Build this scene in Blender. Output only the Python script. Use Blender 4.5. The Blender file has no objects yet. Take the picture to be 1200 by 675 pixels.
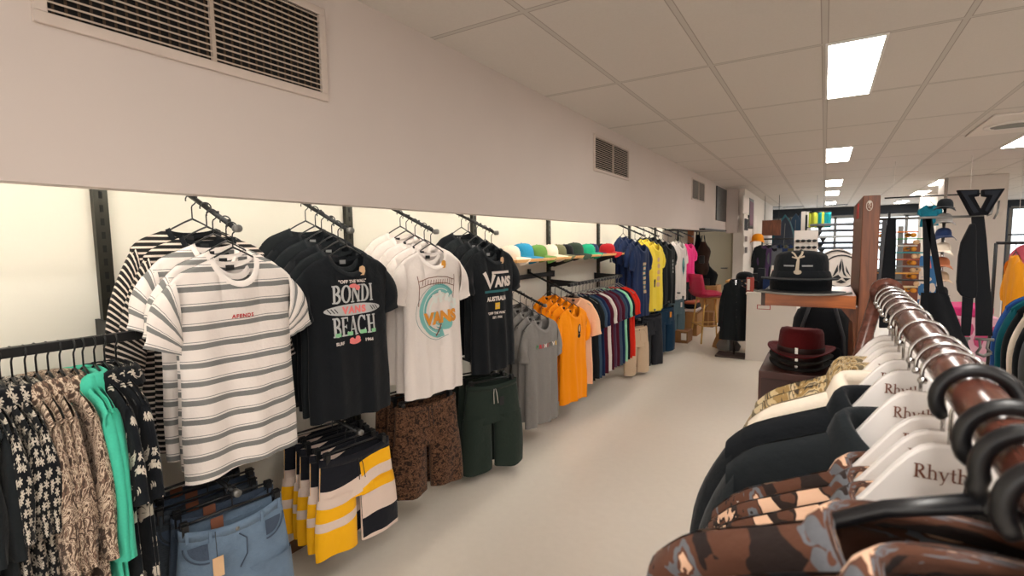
import bpy, math, random
from math import sin, cos, pi, sqrt, radians as R_, exp
from mathutils import Vector, Matrix
SC = bpy.context.scene
COL = SC.collection
EYE = Vector((0, 0, 1.6))
# ------------------------------------------------------------------ camera
FPX, YAW, PIT, ROL = 590.1, R_(31.81), R_(-5.03), R_(-.83)
_f = Vector((-sin(YAW)*cos(PIT), cos(YAW)*cos(PIT), sin(PIT)))
_r0 = Vector((cos(YAW), sin(YAW), 0)); _u0 = _r0.cross(_f)
CR = _r0*cos(ROL) + _u0*sin(ROL); CU = _u0*cos(ROL) - _r0*sin(ROL); CF = _f
def at(px, py, X=None, Y=None, Z=None):
    """the point of the shop on the plane X, Y or Z that a sight line meets"""
    d = CF + CR*((px-600)/FPX) - CU*((py-337.5)/FPX)
    if X is not None: k = X/d.x
    elif Y is not None: k = Y/d.y
    else: k = (Z-1.6)/d.z
    return EYE + d*k
cam = bpy.data.cameras.new('camera'); camo = bpy.data.objects.new('camera', cam); COL.objects.link(camo)
cam.sensor_width = 36; cam.lens = FPX/1200*36; cam.clip_start = .02; cam.clip_end = 200
camo.matrix_world = Matrix(((CR.x, CU.x, -CF.x, EYE.x), (CR.y, CU.y, -CF.y, EYE.y), (CR.z, CU.z, -CF.z, EYE.z), (0, 0, 0, 1)))
cam.dof.use_dof = True; cam.dof.focus_distance = 2.3; cam.dof.aperture_fstop = 6.5
SC.camera = camo
# ------------------------------------------------------------------ mesh builder
class MB:
    def __init__(s): s.v = []; s.f = []; s.uv = []; s.mi = []; s.m = 0
    def vert(s, p): s.v.append(tuple(p)); return len(s.v)-1
    def face(s, idx, uv=None): s.f.append(tuple(idx)); s.uv.append(uv); s.mi.append(s.m)
    def grid(s, P, UV=None, closed=False):
        nr, nc = len(P), len(P[0]); b = len(s.v)
        for row in P:
            for p in row: s.v.append(tuple(p))
        for i in range(nr-1):
            for j in range(nc if closed else nc-1):
                k = (j+1) % nc
                uv = None
                if UV: uv = (UV[i][j], UV[i][k], UV[i+1][k], UV[i+1][j])
                s.face((b+i*nc+j, b+i*nc+k, b+(i+1)*nc+k, b+(i+1)*nc+j), uv)
        return b
    def box(s, c, d, rz=0, rx=0, ry=0):
        M = Matrix.Rotation(rz, 3, 'Z') @ Matrix.Rotation(ry, 3, 'Y') @ Matrix.Rotation(rx, 3, 'X')
        c = Vector(c); b = len(s.v)
        for x in (-.5, .5):
            for y in (-.5, .5):
                for z in (-.5, .5): s.v.append(tuple(c + M @ Vector((x*d[0], y*d[1], z*d[2]))))
        for q in ((0,1,3,2), (4,6,7,5), (0,4,5,1), (2,3,7,6), (0,2,6,4), (1,5,7,3)): s.face([b+i for i in q])
        return s
    def span(s, a, b): 
        return s.box([(a[i]+b[i])/2 for i in range(3)], [abs(b[i]-a[i]) for i in range(3)])
    def tube(s, path, r, n=8, cap=True, closed=False, flat=1.0):
        path = [Vector(p) for p in path]; N = len(path)
        if N < 2: return s
        rr = r if isinstance(r, (list, tuple)) else [r]*N
        def tan(i):
            if closed: return (path[(i+1) % N]-path[i-1]).normalized()
            return (path[min(i+1, N-1)]-path[max(i-1, 0)]).normalized()
        t = tan(0); ref = Vector((0, 0, 1)) if abs(t.z) < .9 else Vector((1, 0, 0))
        nrm = (ref - t*ref.dot(t)).normalized(); b0 = len(s.v)
        for i in range(N):
            t = tan(i); nrm = (nrm - t*nrm.dot(t)).normalized(); bn = t.cross(nrm)
            for k in range(n):
                a = 2*pi*k/n; s.v.append(tuple(path[i] + nrm*(rr[i]*cos(a)*flat) + bn*(rr[i]*sin(a))))
        for i in range(N if closed else N-1):
            i2 = (i+1) % N
            for k in range(n):
                k2 = (k+1) % n; s.face((b0+i*n+k, b0+i*n+k2, b0+i2*n+k2, b0+i2*n+k))
        if cap and not closed:
            s.face([b0+k for k in range(n)][::-1]); s.face([b0+(N-1)*n+k for k in range(n)])
        return s
    def lathe(s, prof, n=20, c=(0, 0, 0), sx=1, sy=1, fn=None):
        P = []
        for r, z in prof:
            row = []
            for k in range(n):
                a = 2*pi*k/n; p = Vector((r*cos(a)*sx, r*sin(a)*sy, z))
                if fn: p = fn(p)
                row.append(p + Vector(c))
            P.append(row)
        s.grid(P, closed=True); return s
    def prism(s, out, a, b, ax='y', off=(0, 0, 0)):
        """an outline (pairs) extruded along one axis from a to b"""
        def P(p, h):
            q = {'y': (p[0], h, p[1]), 'x': (h, p[0], p[1]), 'z': (p[0], p[1], h)}[ax]
            return (q[0]+off[0], q[1]+off[1], q[2]+off[2])
        n = len(out); b0 = len(s.v)
        for p in out: s.v.append(P(p, a))
        for p in out: s.v.append(P(p, b))
        s.face([b0+i for i in range(n)][::-1]); s.face([b0+n+i for i in range(n)])
        for i in range(n):
            j = (i+1) % n; s.face((b0+i, b0+j, b0+n+j, b0+n+i))
        return s
    def poly(s, pts): 
        b = len(s.v); s.v.extend(tuple(p) for p in pts); s.face(range(b, b+len(pts))); return s
    def map(s, fn): s.v = [tuple(fn(Vector(p))) for p in s.v]; return s
    def build(s, name, mat, parent=None, smooth=True, bevel=0, fix=False, auto=None):
        me = bpy.data.meshes.new(name); me.from_pydata(s.v, [], s.f); me.update()
        mats = mat if isinstance(mat, (list, tuple)) else [mat]
        for m in mats: me.materials.append(m)
        if any(u is not None for u in s.uv):
            L = me.uv_layers.new(name='UVMap'); i = 0
            for fi, f in enumerate(s.f):
                for k in range(len(f)):
                    u = s.uv[fi]
                    L.data[i].uv = u[k] if u else (0, 0)
                    i += 1
        me.polygons.foreach_set('material_index', s.mi)
        me.polygons.foreach_set('use_smooth', [smooth]*len(s.f))
        if fix or auto is not None:
            import bmesh
            bm = bmesh.new(); bm.from_mesh(me)
            if fix: bmesh.ops.recalc_face_normals(bm, faces=bm.faces)
            if auto is not None:
                for e in bm.edges:
                    if len(e.link_faces) == 2 and e.calc_face_angle(0) > auto: e.smooth = False
            bm.to_mesh(me); bm.free()
        o = bpy.data.objects.new(name, me); COL.objects.link(o)
        if parent is not None: o.parent = parent
        if bevel:
            md = o.modifiers.new('edge', 'BEVEL'); md.width = bevel; md.segments = 2; md.limit_method = 'ANGLE'
        return o
def tag(o, label=None, cat=None, group=None, kind=None):
    if label: o['label'] = label
    if cat: o['category'] = cat
    if group: o['group'] = group
    if kind: o['kind'] = kind
    return o
def empty(name, loc=(0, 0, 0), rz=0, label=None, cat=None, group=None):
    o = bpy.data.objects.new(name, None); COL.objects.link(o); o.location = loc; o.rotation_euler = (0, 0, rz)
    o.empty_display_size = .05
    return tag(o, label, cat, group)
KIDS = {}
def kids(o): return [c for c in bpy.data.objects if c.parent is o]
def dup(src, loc, rz=None, label=None, group=None, scale=None):
    def rec(o, par):
        c = o.copy(); COL.objects.link(c); c.parent = par
        for ch in KIDS.setdefault(o.name, kids(o)): rec(ch, c)
        return c
    r = rec(src, None); r.location = loc
    if rz is not None: r.rotation_euler = (r.rotation_euler.x, r.rotation_euler.y, rz)
    if scale: r.scale = scale
    return tag(r, label, None, group)
def struct(o): o['kind'] = 'structure'; return o
ORD = ['front', 'second', 'third', 'fourth', 'fifth', 'sixth', 'seventh', 'eighth', 'ninth', 'tenth', 'eleventh', 'twelfth', 'thirteenth', 'fourteenth', 'fifteenth', 'sixteenth', 'seventeenth', 'eighteenth']
# ------------------------------------------------------------------ materials
class NT:
    def __init__(s, name):
        s.m = bpy.data.materials.new(name); s.m.use_nodes = True; s.t = s.m.node_tree; s.N = s.t.nodes; s.b = s.N['Principled BSDF']
    def n(s, typ, **kw):
        o = s.N.new(typ)
        for k, v in kw.items():
            if k.startswith('i_'):
                k = k[2:]; k = int(k) if k.isdigit() else k.replace('_', ' ')
                if hasattr(v, 'is_output'): s.t.links.new(v, o.inputs[k])
                else: o.inputs[k].default_value = v
            else: setattr(o, k, v)
        return o
    def link(s, a, b): s.t.links.new(a, b)
    def math(s, op, a, b=None, c=None, clamp=False):
        o = s.N.new('ShaderNodeMath'); o.operation = op; o.use_clamp = clamp
        for i, v in enumerate((a, b, c)):
            if v is None: continue
            if hasattr(v, 'is_output'): s.link(v, o.inputs[i])
            else: o.inputs[i].default_value = v
        return o.outputs[0]
    def mix(s, f, a, b):
        o = s.N.new('ShaderNodeMix'); o.data_type = 'RGBA'
        for sock, v in ((o.inputs[0], f), (o.inputs[6], a), (o.inputs[7], b)):
            if hasattr(v, 'is_output'): s.link(v, sock)
            else: sock.default_value = v if not isinstance(v, tuple) or len(v) == 4 else (*v, 1)
        return o.outputs[2]
    def coords(s, which='Object'): return s.n('ShaderNodeTexCoord').outputs[which]
    def noise(s, vec, scale, detail=2, dist=0, rough=.5):
        return s.n('ShaderNodeTexNoise', i_Vector=vec, i_Scale=scale, i_Detail=detail, i_Distortion=dist, i_Roughness=rough).outputs[0]
    def ramp(s, fac, stops, const=True):
        o = s.N.new('ShaderNodeValToRGB'); s.link(fac, o.inputs[0]); cr = o.color_ramp
        cr.interpolation = 'CONSTANT' if const else 'LINEAR'
        while len(cr.elements) < len(stops): cr.elements.new(.5)
        for e, (p, c) in zip(cr.elements, stops): e.position = p; e.color = (*c, 1)
        return o.outputs[0]
    def sep(s, vec): return s.n('ShaderNodeSeparateXYZ', i_Vector=vec).outputs
    def bump(s, h, strength=.3, dist=.01):
        o = s.n('ShaderNodeBump', i_Strength=strength, i_Distance=dist, i_Height=h); s.link(o.outputs[0], s.b.inputs['Normal'])
    def base(s, c):
        if hasattr(c, 'is_output'): s.link(c, s.b.inputs['Base Color'])
        else: s.b.inputs['Base Color'].default_value = (*c, 1)
def srgb(r, g, b):
    f = lambda c: (c/255/12.92) if c <= 10 else ((c/255+.055)/1.055)**2.4
    return (f(r), f(g), f(b))
MC = {}
def mat(name, c, rough=.6, metal=0, noise=.06, scale=30, emit=None, es=1, coat=0, alpha=None, trans=0, spec=None, bump=0):
    if name in MC: return MC[name]
    t = NT(name); t.b.inputs['Roughness'].default_value = rough; t.b.inputs['Metallic'].default_value = metal
    if noise:
        nz = t.noise(t.coords(), scale, 3)
        t.base(t.mix(nz, tuple(x*(1-noise) for x in c), tuple(min(1, x*(1+noise)) for x in c)))
        if bump: t.bump(nz, bump, .005)
    else: t.base(c)
    if emit: t.b.inputs['Emission Color'].default_value = (*emit, 1); t.b.inputs['Emission Strength'].default_value = es
    if coat: t.b.inputs['Coat Weight'].default_value = coat
    if trans: t.b.inputs['Transmission Weight'].default_value = trans
    if spec is not None: t.b.inputs['Specular IOR Level'].default_value = spec
    MC[name] = t.m; return t.m
def fabric_finish(t, bump=.25):
    t.b.inputs['Roughness'].default_value = .92; t.b.inputs['Specular IOR Level'].default_value = .15
    t.b.inputs['Sheen Weight'].default_value = .08
    w = t.noise(t.coords(), 26, 4)
    t.bump(w, bump, .02)
def cloth(name, c, noise=.1):
    if name in MC: return MC[name]
    t = NT(name); nz = t.noise(t.coords(), 140, 3)
    t.base(t.mix(nz, tuple(x*(1-noise) for x in c), tuple(min(1, x*(1+noise)) for x in c)))
    fabric_finish(t); MC[name] = t.m; return t.m
def uvw(t, warp=.0, scale=6):
    """cloth coordinates in metres, gently wandering as a knit does"""
    uv = t.coords('UV')
    if not warp: return uv
    nz = t.n('ShaderNodeTexNoise', i_Vector=uv, i_Scale=scale, i_Detail=1).outputs[1]
    off = t.n('ShaderNodeVectorMath', operation='SUBTRACT', i_0=nz, i_1=(.5, .5, .5)).outputs[0]
    off = t.n('ShaderNodeVectorMath', operation='SCALE', i_0=off, i_Scale=warp).outputs[0]
    return t.n('ShaderNodeVectorMath', operation='ADD', i_0=uv, i_1=off).outputs[0]
def stripes(name, base, bands, period, warp=.012):
    """bands: (start, end, colour) within one period"""
    t = NT(name); y = t.sep(uvw(t, warp, 5))[1]
    f = t.math('FRACT', t.math('ADD', t.math('DIVIDE', y, period), 50))
    st = []; cur = 0
    for a, b, c in bands: st += [(cur, base), (a, c)] if a > cur else [(a, c)]; cur = b
    st.append((cur, base)); t.base(t.ramp(f, st)); fabric_finish(t); MC[name] = t.m; return t.m
def palms(name, base, mark, scale, petals=5, size=.42, warp=.0):
    t = NT(name); uv = uvw(t, warp, 14)
    v = t.n('ShaderNodeTexVoronoi', i_Vector=uv, i_Scale=scale, i_Randomness=.75); v.voronoi_dimensions = '2D'
    sc = t.n('ShaderNodeVectorMath', operation='SCALE', i_0=uv, i_Scale=scale).outputs[0]
    ps = t.n('ShaderNodeVectorMath', operation='SCALE', i_0=v.outputs['Position'], i_Scale=scale).outputs[0]
    d = t.n('ShaderNodeVectorMath', operation='SUBTRACT', i_0=sc, i_1=ps).outputs[0]
    x, y, _ = t.sep(d); an = t.math('ARCTAN2', y, x); r = v.outputs['Distance']
    rnd = t.sep(v.outputs['Color'])[0]
    an = t.math('ADD', an, t.math('MULTIPLY', rnd, 6.3))
    pet = t.math('ABSOLUTE', t.math('SINE', t.math('MULTIPLY', an, petals/2)))
    lim = t.math('ADD', t.math('MULTIPLY', pet, size*.75), size*.22)
    inside = t.math('LESS_THAN', r, lim)
    stem = t.math('MULTIPLY', t.math('LESS_THAN', t.math('ABSOLUTE', x), .035), t.math('LESS_THAN', r, size*.95))
    t.base(t.mix(t.math('MAXIMUM', inside, stem), base, mark)); fabric_finish(t); MC[name] = t.m; return t.m
def blotch(name, cols, scale, dist=1.0, detail=2.5, stretch=None, soft=False, rough=.55):
    t = NT(name); uv = t.coords('UV')
    if stretch: uv = t.n('ShaderNodeMapping', i_Vector=uv, i_Scale=stretch).outputs[0]
    nz = t.noise(uv, scale, detail, dist, rough)
    t.base(t.ramp(nz, cols, not soft)); fabric_finish(t); MC[name] = t.m; return t.m
BLACK = srgb(24, 27, 31); CREAM = srgb(226, 208, 188)
M_black = cloth('black_cotton', srgb(22, 25, 29)); M_black2 = cloth('washed_black_cotton', srgb(30, 34, 37)); M_white = cloth('white_cotton', srgb(232, 222, 216), .03)
M_grey = cloth('grey_marl', srgb(132, 128, 125)); M_orange = cloth('orange_cotton', srgb(255, 150, 12), .05); M_peach = cloth('peach_cotton', srgb(246, 196, 160), .05)
M_navy = cloth('navy_cotton', srgb(33, 48, 84)); M_yellow = cloth('yellow_cotton', srgb(250, 222, 76), .05); M_red = cloth('red_cotton', srgb(226, 52, 36)); M_pink = cloth('pink_cotton', srgb(248, 60, 140))
M_burg = cloth('burgundy_cotton', srgb(84, 24, 42)); M_slate = cloth('slate_cotton', srgb(62, 84, 106)); M_mint = cloth('mint_cotton', srgb(72, 190, 160)); M_mauve = cloth('mauve_cotton', srgb(92, 66, 88)); M_pmint = cloth('pale_mint_cotton', srgb(160, 226, 190))
M_green = cloth('dark_green_twill', srgb(40, 50, 44)); M_beige = cloth('beige_twill', srgb(204, 180, 152)); M_creamc = cloth('cream_cotton', srgb(232, 218, 200), .03); M_char = cloth('charcoal_twill', srgb(38, 40, 46)); M_blueg = cloth('blue_grey_twill', srgb(84, 104, 112)); M_petrol = cloth('petrol_twill', srgb(20, 50, 74))
M_stripeW = stripes('white_grey_stripe', srgb(233, 224, 218), [(.30, .58, srgb(126, 126, 124)), (.67, .71, srgb(130, 130, 128))], .066, .02)
M_stripeB = stripes('black_white_stripe', srgb(34, 33, 33), [(.50, .86, srgb(214, 200, 188))], .021, .006)
M_palm = palms('palm_print', srgb(20, 22, 26), srgb(196, 186, 172), 36, 6, .47)
M_skel = palms('beach_doodle_print', srgb(20, 23, 28), srgb(200, 190, 176), 11, 7, .26, .16)
M_floral = blotch('tan_floral_print', [(0, srgb(76, 62, 54)), (.42, srgb(122, 98, 84)), (.48, srgb(206, 186, 164)), (.55, srgb(104, 84, 72)), (.61, srgb(190, 166, 146))], 27, 1.6, 3)
M_camo = blotch('brown_camo', [(0, srgb(38, 29, 27)), (.40, srgb(84, 54, 41)), (.515, srgb(96, 97, 102)), (.575, srgb(90, 58, 45)), (.61, srgb(208, 168, 141))], 11, 1.1, 3, (1, 1.5, 1))
M_camo2 = blotch('brown_camo_reversed', [(0, srgb(208, 168, 141)), (.42, srgb(42, 32, 29)), (.46, srgb(86, 56, 43)), (.56, srgb(94, 96, 101)), (.62, srgb(42, 32, 29))], 11, 1.0, 3, (1, 1.5, 1))
M_olive = blotch('olive_feather_print', [(0, srgb(70, 60, 48)), (.40, srgb(150, 122, 78)), (.47, srgb(196, 172, 132)), (.53, srgb(116, 104, 84)), (.60, srgb(206, 186, 150)), (.68, srgb(92, 84, 72))], 16, 1.2, 2, (2.2, 1, 1))
M_brown = blotch('brown_leaf_print', [(0, srgb(40, 29, 24)), (.44, srgb(84, 58, 42)), (.53, srgb(112, 80, 58)), (.60, srgb(52, 36, 28))], 52, .8, 3)
def denim(name, c, fade):
    t = NT(name); uv = t.coords('UV'); st = t.n('ShaderNodeMapping', i_Vector=uv, i_Scale=(60, 500, 1)).outputs[0]
    n1 = t.noise(uv, 7, 3); n2 = t.noise(st, 1, 2)
    col = t.mix(n1, tuple(x*(1-fade) for x in c), tuple(min(1, x*(1+fade)) for x in c))
    t.base(t.mix(t.math('MULTIPLY', n2, .25), col, srgb(150, 165, 180))); fabric_finish(t, .35); MC[name] = t.m; return t.m
M_denim = denim('light_denim', srgb(98, 120, 144), .55); M_denimd = denim('dark_denim', srgb(44, 58, 80), .4); M_denimk = denim('black_denim', srgb(30, 34, 42), .3)
def boardshort():
    t = NT('yellow_band_print'); uv = uvw(t, .02, 8); x, y, _ = t.sep(uv)
    d = t.math('SUBTRACT', t.math('MULTIPLY', x, .12), y)
    d = t.math('ADD', d, t.math('MULTIPLY', t.math('SINE', t.math('MULTIPLY', x, 17)), .012))
    Y, C, K = srgb(250, 184, 26), srgb(226, 204, 190), srgb(28, 29, 36)
    # left leg bands and the dark lower patch of the right leg
    a = t.ramp(t.math('MULTIPLY', d, 2), [(0, K), (.24, C), (.40, Y), (.53, C), (.61, Y)])
    b = t.ramp(t.math('MULTIPLY', d, 2), [(0, K), (.14, Y), (.27, C), (.38, Y), (.49, C), (.72, K), (.92, C)])
    m = t.math('GREATER_THAN', x, .005)
    t.base(t.mix(m, a, b)); fabric_finish(t); MC['yb'] = t.m; return t.m
M_board = boardshort()
M_hblack = mat('black_plastic', srgb(18, 19, 22), .35, noise=0); M_steel = mat('black_steel', srgb(24, 25, 27), .45, metal=.3, noise=.1)
M_chrome = mat('chrome', (.58, .57, .56), .2, metal=1, noise=0); M_dull = mat('dull_steel', (.22, .22, .21), .45, metal=.8, noise=.1)
M_hwhite = mat('white_lacquer', srgb(238, 232, 228), .32, noise=.02, coat=.2)
M_print = {n: mat('print_'+n, srgb(*c), .8, noise=.05) for n, c in dict(white=(228, 216, 208), red=(196, 62, 66), pink=(238, 130, 128), silver=(190, 190, 190), teal=(122, 186, 182), tealdark=(40, 108, 112), orange=(222, 146, 46), yellow=(238, 190, 50), green=(74, 130, 84), palegreen=(140, 200, 150), brown=(120, 72, 50), black=(30, 30, 32), foam=(226, 230, 224), tan=(222, 182, 140), ochre=(226, 160, 60), grey=(150, 150, 150)).items()}
# ------------------------------------------------------------------ lettering
def text_polys(s, size, bold=.0, spacing=1.0):
    """flat lettering: list of polygons (x, y) with the origin at the lower left, and its width"""
    cu = bpy.data.curves.new('lettering', 'FONT'); cu.body = s; cu.size = size; cu.offset = bold*size; cu.space_character = spacing
    cu.resolution_u = 3
    o = bpy.data.objects.new('lettering', cu); COL.objects.link(o)
    dg = bpy.context.evaluated_depsgraph_get(); me = bpy.data.meshes.new_from_object(o.evaluated_get(dg))
    V = [(v.co.x, v.co.y) for v in me.vertices]; P = [[V[i] for i in p.vertices] for p in me.polygons]
    bpy.data.objects.remove(o); bpy.data.curves.remove(cu); bpy.data.meshes.remove(me)
    if not V: return [], 0
    x0 = min(v[0] for v in V); w = max(v[0] for v in V)-x0
    return [[(x-x0, y) for x, y in p] for p in P], w
def arc(cx, cy, rx, ry, a0, a1, n=14): return [(cx+rx*cos(R_(a0+(a1-a0)*i/n)), cy+ry*sin(R_(a0+(a1-a0)*i/n))) for i in range(n+1)]
def stroke(pts, w):
    """a polyline as a ribbon of quads; w may vary along it"""
    n = len(pts); ws = w if isinstance(w, list) else [w]*n; out = []; L = []; Rr = []
    for i in range(n):
        a, b = pts[max(i-1, 0)], pts[min(i+1, n-1)]; dx, dy = b[0]-a[0], b[1]-a[1]; l = sqrt(dx*dx+dy*dy) or 1
        nx, ny = -dy/l*ws[i]/2, dx/l*ws[i]/2; L.append((pts[i][0]+nx, pts[i][1]+ny)); Rr.append((pts[i][0]-nx, pts[i][1]-ny))
    for i in range(n-1): out.append([L[i], Rr[i], Rr[i+1], L[i+1]])
    return out
TK, TN = .2, .07
def serif(x, y, w=.34, h=.07): return [[(x-w/2, y), (x+w/2, y), (x+w/2, y+h), (x-w/2, y+h)]]
def vst(x, y0=0, y1=1, tk=TK, s0=True, s1=True):
    o = stroke([(x, y0), (x, y1)], tk)
    if s0: o += serif(x, y0)
    if s1: o += serif(x, y1-.07)
    return o
def bowl(cx, cy, rx, ry, a0, a1, thick=TK, thin=TN):
    p = arc(cx, cy, rx, ry, a0, a1, 18); ws = [thin+(thick-thin)*abs(cos(R_(a0+(a1-a0)*i/18))) for i in range(19)]
    return stroke(p, ws)
def glyph(c):
    if c == 'B': return vst(.2)+bowl(.3, .75, .3, .22, -90, 90)+bowl(.3, .27, .36, .24, -90, 90)+stroke([(.2, .965), (.32, .965)], .07)+stroke([(.2, .51), (.32, .51)], .07)+stroke([(.2, .035), (.32, .035)], .07), .78
    if c == 'O': return bowl(.42, .5, .32, .465, 0, 360), .84
    if c == 'N': return vst(.17, tk=.12)+vst(.78, tk=.12)+stroke([(.14, .96), (.8, .04)], .2), .95
    if c == 'D': return vst(.2)+bowl(.28, .5, .42, .465, -90, 90)+stroke([(.2, .965), (.3, .965)], .07)+stroke([(.2, .035), (.3, .035)], .07), .82
    if c == 'I': return vst(.2), .42
    if c == 'E': return vst(.2)+stroke([(.2, .96), (.62, .96)], .08)+stroke([(.2, .5), (.5, .5)], .08)+stroke([(.2, .04), (.64, .04)], .08)+stroke([(.62, 1), (.62, .76)], .08)+stroke([(.64, 0), (.64, .24)], .08)+stroke([(.5, .6), (.5, .4)], .07), .74
    if c == 'A': return stroke([(.12, 0), (.42, 1)], .08)+stroke([(.42, 1), (.74, 0)], .21)+stroke([(.22, .32), (.64, .32)], .07)+serif(.12, 0, .26)+serif(.76, 0, .34), .9
    if c == 'C': return bowl(.42, .5, .32, .465, 40, 320)+stroke([(.7, .98), (.7, .7)], .08)+stroke([(.7, .02), (.7, .3)], .07), .82
    if c == 'H': return vst(.2)+vst(.72)+stroke([(.2, .5), (.72, .5)], .08), .93
    if c == 'R': return vst(.2, tk=.15)+bowl(.3, .74, .28, .23, -90, 90, .15, .05)+stroke([(.2, .97), (.32, .97)], .05)+stroke([(.2, .5), (.32, .5)], .05)+stroke([(.36, .5), (.7, .02)], .16)+serif(.74, 0, .2, .05), .8
    if c == 'h': return vst(.14, 0, 1.05, .12, True, False)+serif(.08, .98, .2, .05)+stroke(arc(.32, .42, .18, .22, 180, 0, 10)+[(.5, 0)], [.05+.07*i/11 for i in range(12)])+serif(.5, 0, .26, .05), .64
    if c == 'y': return stroke([(.1, .64), (.32, .05)], .13)+stroke([(.54, .64), (.24, -.22), (.1, -.28)], .06)+serif(.1, .6, .24, .05)+serif(.54, .6, .2, .05), .6
    if c == 't': return stroke([(.2, .9), (.2, .15), (.26, .05), (.38, .06)], .12)+stroke([(.04, .62), (.38, .62)], .06), .42
    if c == 'm': return vst(.14, 0, .66, .12, True, False)+serif(.08, .6, .2, .05)+stroke(arc(.3, .42, .16, .22, 180, 0, 10)+[(.46, 0)], [.05+.07*i/11 for i in range(12)])+serif(.46, 0, .24, .05)+stroke(arc(.63, .42, .16, .22, 180, 0, 10)+[(.79, 0)], [.05+.07*i/11 for i in range(12)])+serif(.79, 0, .24, .05), .96
    return [], .4
def serif_polys(s, h, sx=1.0, gap=.02):
    out = []; x = 0
    for c in s:
        P, w = glyph(c)
        out += [[((x+px*sx)*h, py*h) for px, py in p] for p in P]; x += (w+gap)*sx
    return out, x*h
def shift(P, dx, dy, k=1, rot=0):
    c, s = cos(rot), sin(rot); return [[(x*k*c-y*k*s+dx, x*k*s+y*k*c+dy) for x, y in p] for p in P]
def ell(cx, cy, rx, ry, n=28): return [[(cx+rx*cos(2*pi*i/n), cy+ry*sin(2*pi*i/n)) for i in range(n)]]
def rect(x0, y0, x1, y1): return [[(x0, y0), (x1, y0), (x1, y1), (x0, y1)]]
def put_polys(mb, P, fn):
    for p in P: mb.poly([fn(x, y) for x, y in p])
def plate(P, name, m, parent, fn, smooth=False):
    mb = MB(); put_polys(mb, P, fn); return mb.build(name, m, parent, smooth)
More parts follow.
